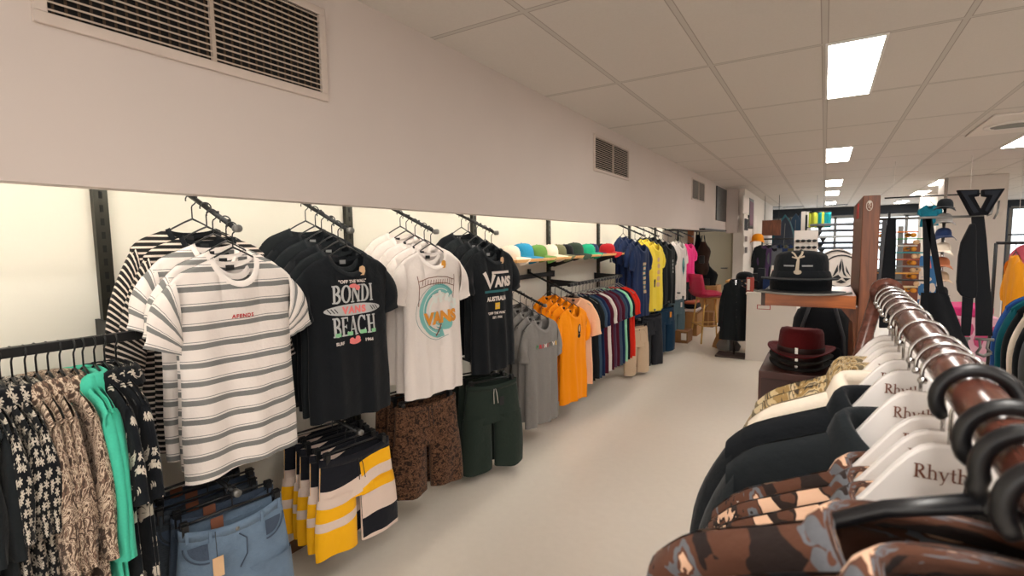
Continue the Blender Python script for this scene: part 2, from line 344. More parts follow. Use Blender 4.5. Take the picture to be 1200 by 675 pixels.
# ------------------------------------------------------------------ garments
def sst(a, b, x):
    t = max(0, min(1, (x-a)/(b-a))); return t*t*(3-2*t)
class Top:
    """a T-shirt or shirt as it hangs: local x across, -y front, z up, origin where the shoulders meet the neck"""
    def __init__(s, seed=0, L=.74, sh=.215, hem=.225, neck=.085, drop=.085, slope=.40, thick=.045, fold=.010, so=(.285, -.27), si=(.165, -.30), sthick=.036, arm=-.25, kf=1.0, cap=.009):
        s.__dict__.update(locals()); s.r = random.Random(seed)
        s.ph = [s.r.uniform(0, 6.28) for _ in range(12)]; s.hw = s.r.uniform(-.008, .008)
    def W(s, v): return s.sh+(s.hem-s.sh)*v - .012*sin(pi*min(1, v*1.3))
    def ztop(s, x, back=False):
        a = abs(x)
        if a < s.neck:
            q = sqrt(max(0, 1-(a/s.neck)**2)); return -(s.drop if not back else .018)*q
        return -(a-s.neck)*s.slope - .9*max(0, a-s.neck-.09)**2 - 7*max(0, a-s.sh+.05)**2
    def zhem(s, x): return -s.L + .006*sin(x*14+s.ph[0]) + s.hw*x*4
    def fold_(s, x, v, k):
        a = s.fold*(.15+.85*sst(.1, .8, v)); p = s.ph
        return a*(sin(38*s.kf*x+p[k]+.9*sin(v*3+p[k+1]))+.6*sin(71*s.kf*x+p[k+2]-1.3*v)) + .5*s.fold*sin(9*x+7*v+p[k+3])*sst(.05, .3, v)
    def y(s, u, v, back=False):
        x = u*s.W(v); q = (max(0, 1-u*u))**.42
        d0 = .003+s.cap*(1-exp(-v*110))+(.040*sqrt(max(0, 1-(x/s.neck)**2)) if abs(x) < s.neck else 0)
        d = d0+(s.thick*q-d0)*sst(0, .22, v)
        f = s.fold_(x, v, 5 if back else 1)*min(1, 3*(1-u*u))
        return (d*.85+f) if back else -(d+f)
    def pt(s, u, v, back=False):
        x = u*s.W(v); xt = u*s.W(0); zt = s.ztop(xt, back); return Vector((x, s.y(u, v, back), zt+(s.zhem(x)-zt)*v))
    def on(s, x, z, off=.0025):
        """the front of the cloth at (x, z), a hair proud of it"""
        v = .3
        for _ in range(8):
            u = max(-1, min(1, x/s.W(v))); zt = s.ztop(u*s.W(0)); v = max(0, min(1, (z-zt)/(s.zhem(x)-zt)))
        return Vector((x, s.y(u, v)-off, z))
    def us(s, n=17):
        nk = s.neck/s.W(0)
        a = [nk*sin(pi/2*i/8) for i in range(9)]; b = [nk+(1-nk)*(1-(1-i/9)**1.6) for i in range(1, 10)]
        h = a+b; return [-q for q in h[:0:-1]]+h
    def body(s, open_front=False):
        mb = MB(); us = s.us(); vs = [0, .006, .014, .026, .05, .09, .14, .2]+[.2+.8*i/14 for i in range(1, 15)]
        for back in (False, True):
            P = [[s.pt(u, v, back) for u in (us if not back else us[::-1])] for v in vs]
            mb.grid(P, [[(p.x+(3 if back else 0), p.z) for p in r] for r in P])
        return mb
    def sleeve(s, sd):
        mb = MB(); S0 = Vector((s.sh-.012, s.ztop(s.sh-.012)-.004)); A0 = Vector((s.sh-.022, s.arm)); O1 = Vector(s.so); I1 = Vector(s.si)
        P = []; UV = []; n = 18; M = 10; Ls = (O1-S0).length
        for i in range(M+1):
            t = i/M; o = S0.lerp(O1, t); i_ = A0.lerp(I1, t)
            o = o+Vector((.030, .006))*sin(pi*min(1, t*1.15))*(.9 if t < .87 else .6)
            c = (o+i_)/2; a = (o-i_)/2; dy = s.sthick*(.55+.45*sin(pi*min(1, .25+t*.6)))*(1+.25*sin(5*t+s.ph[9]))
            row = []; ur = []
            for k in range(n):
                th = pi+2*pi*k/n; e = cos(th); q = c+a*e; yy = sin(th)*dy + .004*sin(9*e+s.ph[10]+4*t)*t
                row.append(Vector((sd*q.x, yy+.004, q.y))); ur.append((th*.052+sd*1.7, -t*Ls))
            P.append(row); UV.append(ur)
        UVc = UV
        # close the ring
        P = [r+[r[0]] for r in P]; UVc = [r+[(r[0][0]+2*pi*.052, r[0][1])] for r in UV]
        mb.grid(P, UVc); return mb
    def collar(s, w=.018):
        mb = MB(); nk = s.neck; rows = [[], [], []]; n = 14
        for i in range(n+1):
            x = -nk*cos(pi*i/n); q = sqrt(max(0, 1-(x/nk)**2)); z = -s.drop*q; y = -(.004+.040*q)
            d = Vector((x, 0, z)); o = Vector((x/nk*.6, 0, -q)).normalized() if q > .02 else Vector((x/nk, 0, -.3)).normalized()
            e = d+o*w; ye = s.on(e.x, e.z, 0).y if q > .3 else y
            rows[0].append((x, y+.004, z+.003)); rows[1].append((x, y-.004, z+.002)); rows[2].append((e.x, min(ye, y)-.0035, e.z))
        mb.grid(rows)
        rows = [[], []]
        for i in range(n+1):
            x = nk*cos(pi*i/n); q = sqrt(max(0, 1-(x/nk)**2)); z = -.018*q; y = .004+.034*q
            rows[0].append((x, y-.002, z+.003)); rows[1].append((x, y-.004, z-.018*q-.002))
        mb.grid(rows); return mb
    def shirt_collar(s, hgt=.034, fall=.052, spread=.010):
        """turned-down collar: a stand round the neck and a leaf folded over it"""
        mb = MB(); nk = s.neck; n = 30; rows = [[] for _ in range(7)]; uv = [[] for _ in range(7)]
        for i in range(n+1):
            a = -pi/2+.16+(2*pi-.32)*i/n     # from the front opening round the back
            ca, sa = cos(a), sin(a); fr = max(0, -sa); sd = abs(ca)
            x, y = nk*1.02*ca, (.046 if sa < 0 else .040)*sa
            zb = -(s.drop*.75)*fr**1.6-.010
            o = Vector((ca, sa*.9, 0)).normalized(); f2 = fall*(1+.55*fr**3); h2 = hgt*(1-.25*fr)
            prof = ((0, 0), (-.003, h2*.6), (-.004, h2), (.004, h2+.006), (.011+spread*.3, h2-.004), (.016+spread*.7, h2-f2*.55), (.019+spread, h2-f2-.006))
            for k, (q, z) in enumerate(prof): rows[k].append((x+o.x*q, y+o.y*q, zb+z)); uv[k].append((i*.016+.37, z+.2+(.1 if k > 2 else 0)))
        mb.grid(rows, uv); return mb
def make_top(name, label, cat, body_m, sleeve_m=None, collar_m=None, kind='tee', group=None, tp=None, tagc=None, chgt=.034, cfall=.052, loc=(0, 0, 0), rz=0, necktag=True):
    root = empty(name, loc, rz, label, cat, group); tp = tp or Top()
    tp.body().build('body', body_m, root)
    for sd in (-1, 1): tp.sleeve(sd).build('sleeve', sleeve_m or body_m, root)
    co = None
    if kind == 'tee': co = tp.collar().build('collar', collar_m or body_m, root)
    else:
        tp.shirt_collar(chgt, cfall).build('collar', collar_m or body_m, root)
        mb = MB()
        vs = [i/12 for i in range(13)]; P = []
        for v in vs:
            z = -tp.drop+.004+(-tp.L+tp.drop)*v*.99; P.append([tp.on(-.016, z, .004), tp.on(0, z, .006), tp.on(.016, z, .004)])
        mb.grid(P, [[(p.x+.8, p.z) for p in r] for r in P]); pk = mb.build('placket', body_m, root)
        for k in range(6):
            p = tp.on(0, -tp.drop-.03-k*.1, .008); MB().lathe([(0, -.002), (.005, -.002), (.005, .002), (0, .002)], 8, fn=lambda q: Vector((q.x, q.z, q.y)), c=p).build('button', M_hblack if body_m is not M_palm else M_hwhite, pk)
    if necktag and kind == 'tee':
        MB().box((0, .031, -.036), (.03, .002, .018)).build('neck_label', M_print['black'] if body_m is not M_black else M_print['grey'], co, False)
    if tagc:
        p = tp.on(.05, -.075, .004)
        MB().prism([(-.016, -.008), (-.008, -.022), (.010, -.022), (.017, -.006), (.015, .014), (.004, .022), (-.012, .016)], 0, -.0015, 'y', p).build('swing_tag', tagc, root, False)
    return root, tp
def print_on(root, tp, P, m, name='print', off=.003, step=.022):
    """ink lying on the cloth: the flat shapes are cut small enough to follow it"""
    import bmesh
    bm = bmesh.new()
    for p in P:
        try: bm.faces.new([bm.verts.new((x, z, 0)) for x, z in p])
        except ValueError: pass
    for _ in range(5):
        es = [e for e in bm.edges if e.calc_length() > step]
        if not es: break
        bmesh.ops.triangulate(bm, faces=bm.faces[:]); es = [e for e in bm.edges if e.calc_length() > step]
        bmesh.ops.subdivide_edges(bm, edges=es, cuts=1)
    bmesh.ops.triangulate(bm, faces=bm.faces[:])
    bm.verts.ensure_lookup_table(); bm.verts.index_update(); mb = MB()
    mb.v = [tuple(tp.on(v.co.x, v.co.y, off)) for v in bm.verts]
    for f in bm.faces: mb.face([v.index for v in f.verts])
    bm.free()
    return mb.build(name, m, root, True)
# ---- hangers: origin at the crown of the hook, where it lies on the rail
def hook_path(r, drop, side=1, n=14, over=200, y=0):
    """over the rail and down the middle: tip hangs free on the -x side"""
    p = [(-side*r*cos(R_(-15+a)), y, -r+r*sin(R_(-15+a))) for a in [over*i/n for i in range(n+1)]]
    p += [(side*r*.62, y, -1.62*r), (side*r*.12, y, -2.05*r), (0, y, -2.4*r), (0, y, -drop)]
    return p
def slim_hanger(name, label, cat='hanger', group=None, m=None, w=.205, r=.02, tr=.0033, bar=True):
    m = m or M_hblack; root = empty(name, (0, 0, 0), 0, label, cat, group)
    MB().tube(hook_path(r, .095), tr*.8, 6).build('hook', m if m is not M_hwhite else M_chrome, root)
    mb = MB(); ap = -.092
    for sd in (-1, 1):
        mb.tube([(0, 0, ap), (sd*.03, 0, ap-.014), (sd*.07, 0, ap-.036), (sd*.1, 0, ap-.056), (sd*w*.93, 0, ap-.100), (sd*w, 0, ap-.112)], [tr*1.2, tr, tr, tr, tr, tr*.8], 6)
    mb.build('shoulders', m, root)
    if bar: MB().tube([(-w*.93, 0, ap-.100), (-w*.8, .0, ap-.135), (w*.8, 0, ap-.135), (w*.93, 0, ap-.100)], tr*.8, 6).build('bar', m, root)
    return root
def clip_hanger(name, label, w=.16, group=None, m=None):
    m = m or M_hblack; root = empty(name, (0, 0, 0), 0, label, 'hanger', group)
    MB().tube(hook_path(.018, .08), .0028, 6).build('hook', m, root)
    MB().tube([(-w-.02, 0, -.083), (0, 0, -.08), (w+.02, 0, -.083)], [.004, .006, .004], 8).build('bar', m, root)
    for sd in (-1, 1):
        c = MB(); c.box((sd*w, 0, -.085), (.026, .02, .026)); c.box((sd*w, -.014, -.106), (.022, .006, .056), rx=.12); c.box((sd*w, .014, -.106), (.022, .006, .056), rx=-.12)
        c.build('clip', m, root, False, bevel=.002)
    return root
def white_hanger(name, label, group=None):
    root = empty(name, (0, 0, 0), 0, label, 'hanger', group)
    r = .0265
    MB().tube(hook_path(r, .125), .0021, 8).build('hook', M_chrome, root)
    MB().lathe([(0, -.004), (.0035, -.003), (.0048, 0), (.0035, .003), (0, .004)], 10, c=hook_path(r, .098)[0]).build('hook_ball', M_chrome, root)
    # body: domed middle running out into shoulders that slope and thicken
    N = 36; xs = [-.215+.43*i/N for i in range(N+1)]
    def ztop(a):
        z = -.099; k = 20
        for i in range(k):
            q = a*(i+.5)/k; w = sst(.06, .125, q); z -= a/k*(1.5*sst(0, .05, q)*(1-w)+.44*w)
        return z
    top = [(x, ztop(abs(x))) for x in xs]; bot = [(x, z-(.085-.055*sst(0, .2, abs(x)))) for x, z in top]
    def dep(x): return .0062+.009*sst(.09, .2, abs(x))
    mid = {round(x, 5): (z+bz)/2 for (x, z), (_, bz) in zip(top, bot)}
    mb = MB(); loop = top+bot[::-1]
    def inset(p, k): return (p[0]*(1-k*.1), p[1]+(mid[round(p[0], 5)]-p[1])*k)
    ring = []
    for k, yy in ((.07, -1), (0, -.75), (0, .75), (.07, 1)):
        ring.append([Vector((inset(p, k)[0], yy*dep(p[0]), inset(p, k)[1])) for p in loop])
    mb.grid(ring, closed=True)
    # faces: strips between the upper and lower edges
    for ri, flip in ((0, False), (3, True)):
        R = ring[ri]; up = R[:N+1]; lo = R[N+1:][::-1]
        mb.grid([up, lo] if not flip else [lo, up])
    mb.build('body', M_hwhite, root, True, fix=True, auto=.7)
    P, wd = serif_polys('Rhythm', .0155, .92, .03)
    plate(shift(P, -wd/2, -.138), 'printed_word', M_print['brown'], root, lambda x, y: (x, -.0062*1-.0008-max(0, .009*sst(.09, .2, abs(x))), y))
    return root
def black_hanger(name, label, group=None, flip=1, drop=.068, arms=True):
    """thick moulded hanger with a big plastic hook"""
    root = empty(name, (0, 0, 0), 0, label, 'hanger', group)
    r = .0285; p = [(-flip*r*cos(R_(-38+a)), 0, -r+r*sin(R_(-38+a))) for a in [238*i/20 for i in range(21)]]+[(flip*r*.72, 0, -1.62*r), (flip*r*.25, 0, -2.1*r), (0, 0, -max(2.35*r, drop-.01)), (0, 0, -drop-.004)]
    MB().tube(p, [.0045]+[.0062]*(len(p)-1), 10).build('hook', M_hblack, root)
    mb = MB()
    for sd in (-1, 1): mb.tube([(0, 0, -drop), (sd*.05, 0, -drop-.018), (sd*.13, 0, -drop-.05), (sd*.20, 0, -drop-.085)], [.0075, .0066, .006, .005], 10)
    mb.build('shoulders', M_hblack, root)
    MB().tube([(-.19, 0, -drop-.083), (-.17, 0, -drop-.10), (.17, 0, -drop-.10), (.19, 0, -drop-.083)], .004, 8).build('bar', M_hblack, root)
    return root
def bent_hanger(name, label, group=None):
    """the same moulded hanger, its hook caught sideways over the rail so the arms start at its lower left"""
    root = empty(name, (0, 0, 0), 0, label, 'hanger', group); r = .0285; J = (-.026, -.053)
    p = [(J[0], 0, J[1]), (-.029, 0, -.042)]+[(r*cos(R_(195-a)), 0, -r+r*sin(R_(195-a))) for a in [235*i/20 for i in range(21)]]
    MB().tube(p, [.0062]*(len(p)-1)+[.0045], 10).build('hook', M_hblack, root); mb = MB()
    for sd in (-1, 1): mb.tube([(J[0], 0, J[1]), (J[0]+sd*.05, 0, J[1]-.020), (J[0]+sd*.085, 0, J[1]-.042), (J[0]+sd*.13, 0, J[1]-.085), (J[0]+sd*.17, 0, J[1]-.115)], [.0072, .0064, .006, .006, .005], 10)
    mb.build('shoulders', M_hblack, root); MB().tube([(J[0]-.165, 0, J[1]-.113), (J[0]-.15, 0, J[1]-.125), (J[0]+.15, 0, J[1]-.125), (J[0]+.165, 0, J[1]-.113)], .004, 8).build('bar', M_hblack, root)
    return root
# ---- trousers and shorts: origin at the middle of the waistband top
class Bottom:
    def __init__(s, seed=0, w=.20, hip=.22, rise=.27, L=.5, legw=.225, leg_in=.012, thick=.035, fold=.008, sag=.02, splay=.03, tilt=0):
        s.__dict__.update(locals()); s.r = random.Random(seed); s.ph = [s.r.uniform(0, 6.28) for _ in range(10)]
    def pelvis(s):
        mb = MB(); P = []; UV = []; n = 36
        for i in range(9):
            t = i/8; w = s.w+(s.hip-s.w)*t; row = []; ur = []
            for k in range(n+1):
                th = 2*pi*k/n; e = cos(th); x = e*w; fr = sin(th) < 0
                d = s.thick*(.55+.45*t)*(abs(sin(th))**.7)*(1 if sin(th) > 0 else -1)
                d += s.fold*t*sin(30*x+s.ph[0])*abs(sin(th))
                z = -s.rise*t - (s.sag*(1-e*e)*(1 if fr else .25))*(1-t)
                row.append((x, d, z)); ur.append((x+(0 if fr else 3), z))
            P.append(row); UV.append(ur)
        mb.grid(P, UV); return mb
    def leg(s, sd):
        mb = MB(); P = []; UV = []; n = 22; M = 12
        for i in range(M+1):
            t = i/M; z = -s.rise*.82-(s.L-s.rise*.82)*t; xo = s.hip+s.splay*t; xi = s.leg_in*min(1, t*3)-.0
            if t > 0: xi = s.leg_in
            xo2 = xi+max(xo-xi, 0) if s.legw is None else max(xo*(1-t)+ (xi+s.legw+s.splay*.5)*t, xi+.04)
            c = (xo2+xi)/2; a = (xo2-xi)/2; row = []; ur = []
            for k in range(n+1):
                th = 2*pi*k/n; e = cos(th); x = sd*(c+a*e)
                y = s.thick*1.05*sin(th)*(1-.15*t) + s.fold*(.3+t)*sin(34*x+s.ph[2]+2*t)*abs(sin(th))*.9
                zz = z + t*.008*sin(22*x+s.ph[4]); row.append((x, y, zz)); ur.append((x+(0 if sin(th) < 0 else 3), zz))
            P.append(row); UV.append(ur)
        mb.grid(P, UV); return mb
    def waist(s, h=.035):
        mb = MB(); P = []; n = 36; UV = []
        for dz, g in ((0, -.002), (.0, .003), (-h, .0035), (-h, .001)):
            row = []; ur = []
            for k in range(n+1):
                th = 2*pi*k/n; e = cos(th); fr = sin(th) < 0
                d = (s.thick*.55+g)*(abs(sin(th))**.7)*(1 if sin(th) > 0 else -1)
                z = dz+.002-(s.sag*(1-e*e)*(1 if fr else .25)); row.append((e*(s.w+g), d, z)); ur.append((e*s.w+(0 if fr else 3), z))
            P.append(row); UV.append(ur)
        mb.grid(P, UV); return mb
    def yf(s, x, z):
        t = max(0, min(1, -z/s.rise)); w = s.w+(s.hip-s.w)*t; e = max(-1, min(1, x/w)); q = sqrt(1-e*e)
        return -(s.thick*(.55+.45*t)*q**.7)+s.fold*t*sin(30*x+s.ph[0])*q-.004
def make_bottom(name, label, cat, m, bt, waist_m=None, group=None, loc=(0, 0, 0), rz=0, style='shorts', tag_m=None):
    root = empty(name, loc, rz, label, cat, group)
    bt.pelvis().build('seat_and_hips', m, root)
    for sd in (-1, 1): bt.leg(sd).build('leg', m, root)
    wb = bt.waist().build('waistband', waist_m or m, root)
    zt = -bt.sag
    if style == 'jeans':
        for sd in (-1, 1):
            mb = MB(); P = []
            for i in range(9):
                a = pi*.5*i/8; x = sd*(bt.w*.92-.085*sin(a)); z = -.045-bt.sag*.5-.075*(1-cos(a))-.0
                x = sd*(.10+.075*cos(a)); z = -.035-bt.sag*.6-.075*sin(a) if False else -.04-bt.sag*.6-.07*cos(a-.0)*0-.075*sin(a)*1
                P.append((x, bt.yf(x, z)-.002, z))
            MB().tube(P, .0028, 5).build('pocket_seam', M_denimd, root)
            q = [(sd*(.10+.062*cos(pi*.5*i/8)), -.045-bt.sag*.6-.058*sin(pi*.5*i/8)) for i in range(9)]+[(sd*.10, -.045-bt.sag*.6)]
            plate([q], 'pocket', M_denimd, root, lambda x, z: (x, bt.yf(x, z)-.001, z))
        MB().tube([(.006, bt.yf(.006, -.04-zt*0)-.002, -.04+zt), (.03, bt.yf(.03, -.1)-.002, -.1), (.028, bt.yf(.028, -.15)-.002, -.16), (0, bt.yf(0, -.2)-.002, -.2)], .0025, 5).build('fly_seam', M_denimd, root)
        MB().lathe([(0, .003), (.007, .002), (.008, 0)], 10, fn=lambda p: Vector((p.x, -p.z, p.y)), c=(0, bt.yf(0, -.02)-.006, -.017+zt)).build('button', M_dull, wb)
        for x in (-.09, .09, -.16, .16): MB().box((x, bt.yf(x, -.02)-.004, -.017+zt*(1-(x/bt.w)**2)), (.01, .004, .042)).build('belt_loop', m, wb, False)
        tm = M_print['brown']
        MB().box((-.055, .0, -.002+zt*.6), (.042, .002, .05)).build('leather_patch', tm, wb, False)
        MB().tube([(-.075, bt.yf(-.075, -.04)-.006, -.03), (-.077, bt.yf(-.07, -.1)-.012, -.12)], .0012, 4).build('tag_string', M_hblack, root)
        MB().box((-.077, bt.yf(-.07, -.15)-.013, -.155), (.036, .002, .075)).build('swing_tag', tag_m or M_print['tan'], root, False)
    elif style == 'shorts':
        for sd in (-1, 1): MB().tube([(sd*.006, bt.yf(0, -.03)-.005, -.02+zt), (sd*.012, bt.yf(0, -.06)-.008, -.05+zt), (sd*.016+.004, bt.yf(0, -.1)-.008, -.12+zt)], .002, 5).build('drawstring', M_print['white'] if m is M_green else M_print['black'], root)
        if tag_m: MB().box((.05, bt.yf(.05, -.1)-.008, -.13), (.035, .002, .06)).build('swing_tag', tag_m, root, False)
    elif style == 'chino':
        MB().tube([(.004, bt.yf(0, -.04)-.003, -.04+zt), (.02, bt.yf(0, -.1)-.003, -.1), (.012, bt.yf(0, -.15)-.003, -.16)], .002, 5).build('fly_seam', m, root)
        MB().lathe([(0, .003), (.007, .002), (.008, 0)], 8, fn=lambda p: Vector((p.x, -p.z, p.y)), c=(0, bt.yf(0, -.02)-.006, -.017+zt)).build('button', M_hblack, wb)
        for sd in (-1, 1): MB().tube([(sd*.10, bt.yf(.1, -.04)-.003, -.04+zt*.5), (sd*.17, bt.yf(.17, -.15)-.003, -.15)], .002, 5).build('pocket_seam', m, root)
        if tag_m: MB().box((.06, bt.yf(.05, -.1)-.008, -.10), (.04, .002, .075)).build('swing_tag', tag_m, root, False)
    return root
# ---- caps: origin on the shelf under the crown, peak towards -y
def make_cap(name, label, crown_m, brim_m=None, group=None, flat=False, h=.12, r=.085, front_m=None, emblem=None, loc=(0, 0, 0), rz=0):
    root = empty(name, loc, rz, label, 'cap', group)
    mb = MB(); prof = [(r*1.0, 0), (r*1.01, h*.25), (r*.98, h*.5), (r*.86, h*.75), (r*.62, h*.92), (r*.3, h*.99), (.001, h)] if not flat else [(r*1.0, 0), (r*1.02, h*.3), (r*1.01, h*.6), (r*.95, h*.82), (r*.78, h*.95), (r*.4, h*1.0), (.001, h)]
    def sh(p):
        k = 1.12 if p.y < 0 else 1.05
        zz = p.z*(1+(.06 if p.y < 0 else -.05)*abs(p.y)/r); return Vector((p.x*.93, p.y*k, zz))
    mb.lathe(prof, 28, fn=sh)
    if front_m is not None:
        mb.mi = [1 if sum(mb.v[i][1] for i in f)/len(f) < -.02 else 0 for f in mb.f]; mb.build('crown', [crown_m, front_m], root)
    else: mb.build('crown', crown_m, root)
    mb = MB(); P = []; Q = []
    for i in range(8):
        t = i/7; row = []
        for k in range(17):
            a = -1.15+2.3*k/16; rr = r*1.0+t*(.073*cos(a*.85)+.006)
            x = .93*rr*sin(a); y = -1.1*rr*cos(a); z = .004-(0 if flat else .030*(x/r)**2*t)-(.0 if flat else .012*t)+(.016 if not flat else .006)
            row.append((x, y, z))
        P.append(row); Q.append([(p[0], p[1], p[2]-.004) for p in row])
    mb.grid(P); mb.grid([q[::-1] for q in Q]); mb.grid([P[-1], Q[-1]]); mb.build('peak', brim_m or crown_m, root)
    MB().lathe([(.006, 0), (.005, .004), (.001, .006)], 10, c=(0, 0, h-.001)).build('button', crown_m, root)
    if emblem: plate(ell(0, .055, .026, .022, 16), 'badge', emblem, root, lambda x, z: (x, -r*1.12*sqrt(max(.05, 1-(x/r/.93)**2))-.004+.02*(z/h)**3, z))
    return root
# ------------------------------------------------------------------ the shop itself
CEIL = 2.65; WX = -2.33; SX = -1.742; SZ = 1.775
def paint(name, c, rough=.85, var=.04, scale=2.2, spec=None):
    t = NT(name); n = t.noise(t.coords(), scale, 4)
    t.base(t.mix(n, tuple(x*(1-var) for x in c), tuple(x*(1+var) for x in c))); t.b.inputs['Roughness'].default_value = rough
    t.bump(t.noise(t.coords(), 160, 2), .05, .002)
    if spec is not None: t.b.inputs['Specular IOR Level'].default_value = spec
    return t.m
def floor_mat():
    t = NT('painted_concrete'); co = t.coords(); n = t.noise(co, .9, 5); n2 = t.noise(co, 22, 3)
    c = t.mix(n, srgb(228, 217, 204), srgb(238, 229, 217)); c = t.mix(t.math('MULTIPLY', n2, .18), c, srgb(184, 170, 156)); t.base(c)
    t.b.inputs['Roughness'].default_value = .42; t.link(t.math('ADD', t.math('MULTIPLY', n, .25), .30), t.b.inputs['Roughness']); t.bump(t.noise(co, 14, 3), .06, .004); return t.m
def ceil_mat():
    t = NT('ceiling_tile'); co = t.coords(); x, y, z = t.sep(co)
    def line(v, per, off, w):
        f = t.math('FRACT', t.math('ADD', t.math('DIVIDE', t.math('SUBTRACT', v, off), per), 40.5))
        return t.math('LESS_THAN', t.math('ABSOLUTE', t.math('SUBTRACT', f, .5)), w/per/2)
    lx = line(x, .582, -.035, .024); ly = line(y, 1.235, 3.305, .024)
    l2 = line(x, .582, -.035, .034); ly2 = line(y, 1.235, 3.305, .036)
    n = t.noise(co, 90, 3); bs = t.mix(n, srgb(205, 197, 190), srgb(213, 206, 199))
    gap = t.math('MAXIMUM', l2, ly2); bar = t.math('MAXIMUM', lx, ly)
    t.base(t.mix(bar, t.mix(gap, bs, srgb(166, 157, 149)), srgb(196, 189, 182)))
    t.b.inputs['Roughness'].default_value = .75; t.b.inputs['Specular IOR Level'].default_value = .3
    t.bump(t.math('ADD', t.math('MULTIPLY', n, .15), t.math('MULTIPLY', gap, -1)), .35, .004); return t.m
W_wall = paint('shop_wall', srgb(230, 226, 214)); W_bulk = paint('bulkhead_paint', srgb(212, 200, 193)); W_white = paint('white_paint', srgb(224, 216, 208)); W_beige = paint('beige_paint', srgb(206, 190, 158))
W_dark = mat('dark_wall', srgb(46, 50, 56), .8)
struct(MB().span((-4, -3.5, -.1), (8.5, 21, 0)).build('floor', floor_mat(), smooth=False))
# ceiling with the openings of the light panels and the cassette left as they are; panels sit proud by a few millimetres
struct(MB().span((-4, -3.5, CEIL), (8.5, 21, CEIL+.08)).build('ceiling', ceil_mat(), smooth=False))
struct(MB().span((WX-.12, -3.5, 0), (WX, 11.2, CEIL)).build('wall_left', W_wall, smooth=False))
mb = MB(); mb.span((SX-.03, -3.5, SZ), (SX, 11.2, CEIL)); mb.span((WX, -3.5, 2.2), (SX-.03, 11.2, 2.24)); mb.span((SX-.07, -3.5, SZ), (SX-.03, 11.2, SZ+.02))
struct(mb.build('wall_left_bulkhead', W_bulk, smooth=False))
struct(MB().span((WX, -3.5, 0), (WX+.015, 11.2, .06)).build('baseboard_left', mat('brown_skirting', srgb(112, 78, 52), .5), smooth=False))
struct(MB().span((-4, 11.9, 0), (-1.52, 12.0, CEIL)).build('wall_alcove_back', W_beige, smooth=False))
struct(MB().span((-1.742, 11.2, SZ-.02), (-1.52, 11.9, CEIL)).build('wall_alcove_header', W_bulk, smooth=False))
struct(MB().span((-1.62, 11.35, 0), (-1.42, 17.9, CEIL)).build('wall_left_far', W_white, smooth=False))
struct(MB().span((-4, 20.0, 0), (8.5, 20.1, CEIL)).build('wall_back', W_dark, smooth=False))
struct(MB().span((8.4, -3.5, 0), (8.5, 20, CEIL)).build('wall_right', W_white, smooth=False))
mb = MB(); mb.span((-4, -3.5, 0), (8.5, -3.4, .45)).span((-4, -3.5, 2.4), (8.5, -3.4, CEIL))
for x in (-4, -1.9, .6, 3.1, 5.6, 8.38): mb.span((x, -3.5, .45), (x+.12, -3.4, 2.4))
struct(mb.build('wall_front', W_white, smooth=False))
struct(MB().span((-4, -3.56, .4), (8.5, -3.52, 2.45)).build('window_1', mat('daylit_glass', (.8, .85, .9), .3, noise=0, emit=(1, .95, .90), es=1.75), smooth=False))  # unseen glowing panel behind the camera, added to brighten bulkhead and ceiling
struct(MB().span((-4.1, 11.2, 0), (-4, 20.0, CEIL)).build('wall_left_annex', W_dark, smooth=False))
# alcove door
door = MB().span((-2.28, 11.86, 0), (-1.72, 11.9, 2.0)).build('door_1', paint('door_paint', srgb(214, 200, 168)), smooth=False, bevel=.004); struct(door)
MB().tube([(-1.80, 11.86, 1.0), (-1.80, 11.81, 1.0), (-1.92, 11.80, 1.0)], .011, 8).build('handle', M_dull, door)
MB().span((-2.33, 11.875, 0), (-2.28, 11.9, 2.05)).build('frame', W_beige, door, False)
# pillars
pil = MB().span((1.79, 11.65, 0), (2.59, 12.45, CEIL)).build('pillar', W_white, smooth=False, bevel=.01); struct(pil)
p2 = at(1078, 300, Y=15.5); q2 = at(1100, 300, Y=15.5)
struct(MB().span((p2.x, 15.5, 0), (q2.x+.15, 16.1, CEIL)).build('pillar', W_white, smooth=False, bevel=.01))
# ---- ceiling fittings
M_panel = mat('light_diffuser', (.9, .9, .9), .5, noise=0, emit=(1, .955, .89), es=24)
M_pframe = mat('light_frame', srgb(225, 220, 214), .5, noise=0)
def light_panel(x, y, label, first=[None]):
    if first[0] is None:
        r = empty('ceiling_light', (x, y, CEIL), 0, label, 'ceiling light', 'recessed ceiling light panels')
        MB().span((-.125, -.61, -.008), (.125, .61, -.002)).build('diffuser', M_panel, r, False)
        f = MB()
        for a, b in (((-.14, -.622, -.010), (-.125, .622, 0)), ((.125, -.622, -.010), (.14, .622, 0)), ((-.125, -.622, -.010), (.125, -.61, 0)), ((-.125, .61, -.010), (.125, .622, 0))): f.span(a, b)
        f.build('frame', M_pframe, r, False); first[0] = r; return r
    return dup(first[0], (x, y, CEIL), label=label)
LX = .107
for y, l in ((3.925, 'large bright light panel nearest in the ceiling, above the aisle'), (7.63, 'second ceiling light panel of the row above the aisle'), (11.33, 'third ceiling light panel of the row above the aisle'), (13.8, 'fourth small light panel of the aisle row'), (17.5, 'farthest light panel of the aisle row by the shop window'), (.22, 'light panel overhead behind the photographer'), (-2.0, 'light panel at the entrance end of the aisle row')): light_panel(LX, y, l)
for y, l in ((7.63, 'ceiling light panel at the picture edge beside the round air vent'), (12.6, 'ceiling light panel directly left of the white pillar top'), (15.2, 'second ceiling light panel behind the one beside the pillar'), (18.6, 'farthest ceiling light panel behind the white pillar row'), (3.925, 'light panel over the right-hand racks, out of view'), (.22, 'light panel over the entrance racks, out of view')): light_panel(1.86, y, l)
for y, l in ((3.925, 'light panel over the far aisle, out of view'), (9.2, 'light panel beyond the white pillar'), (14.0, 'light panel far beyond the white pillar')): light_panel(4.3, y, l)
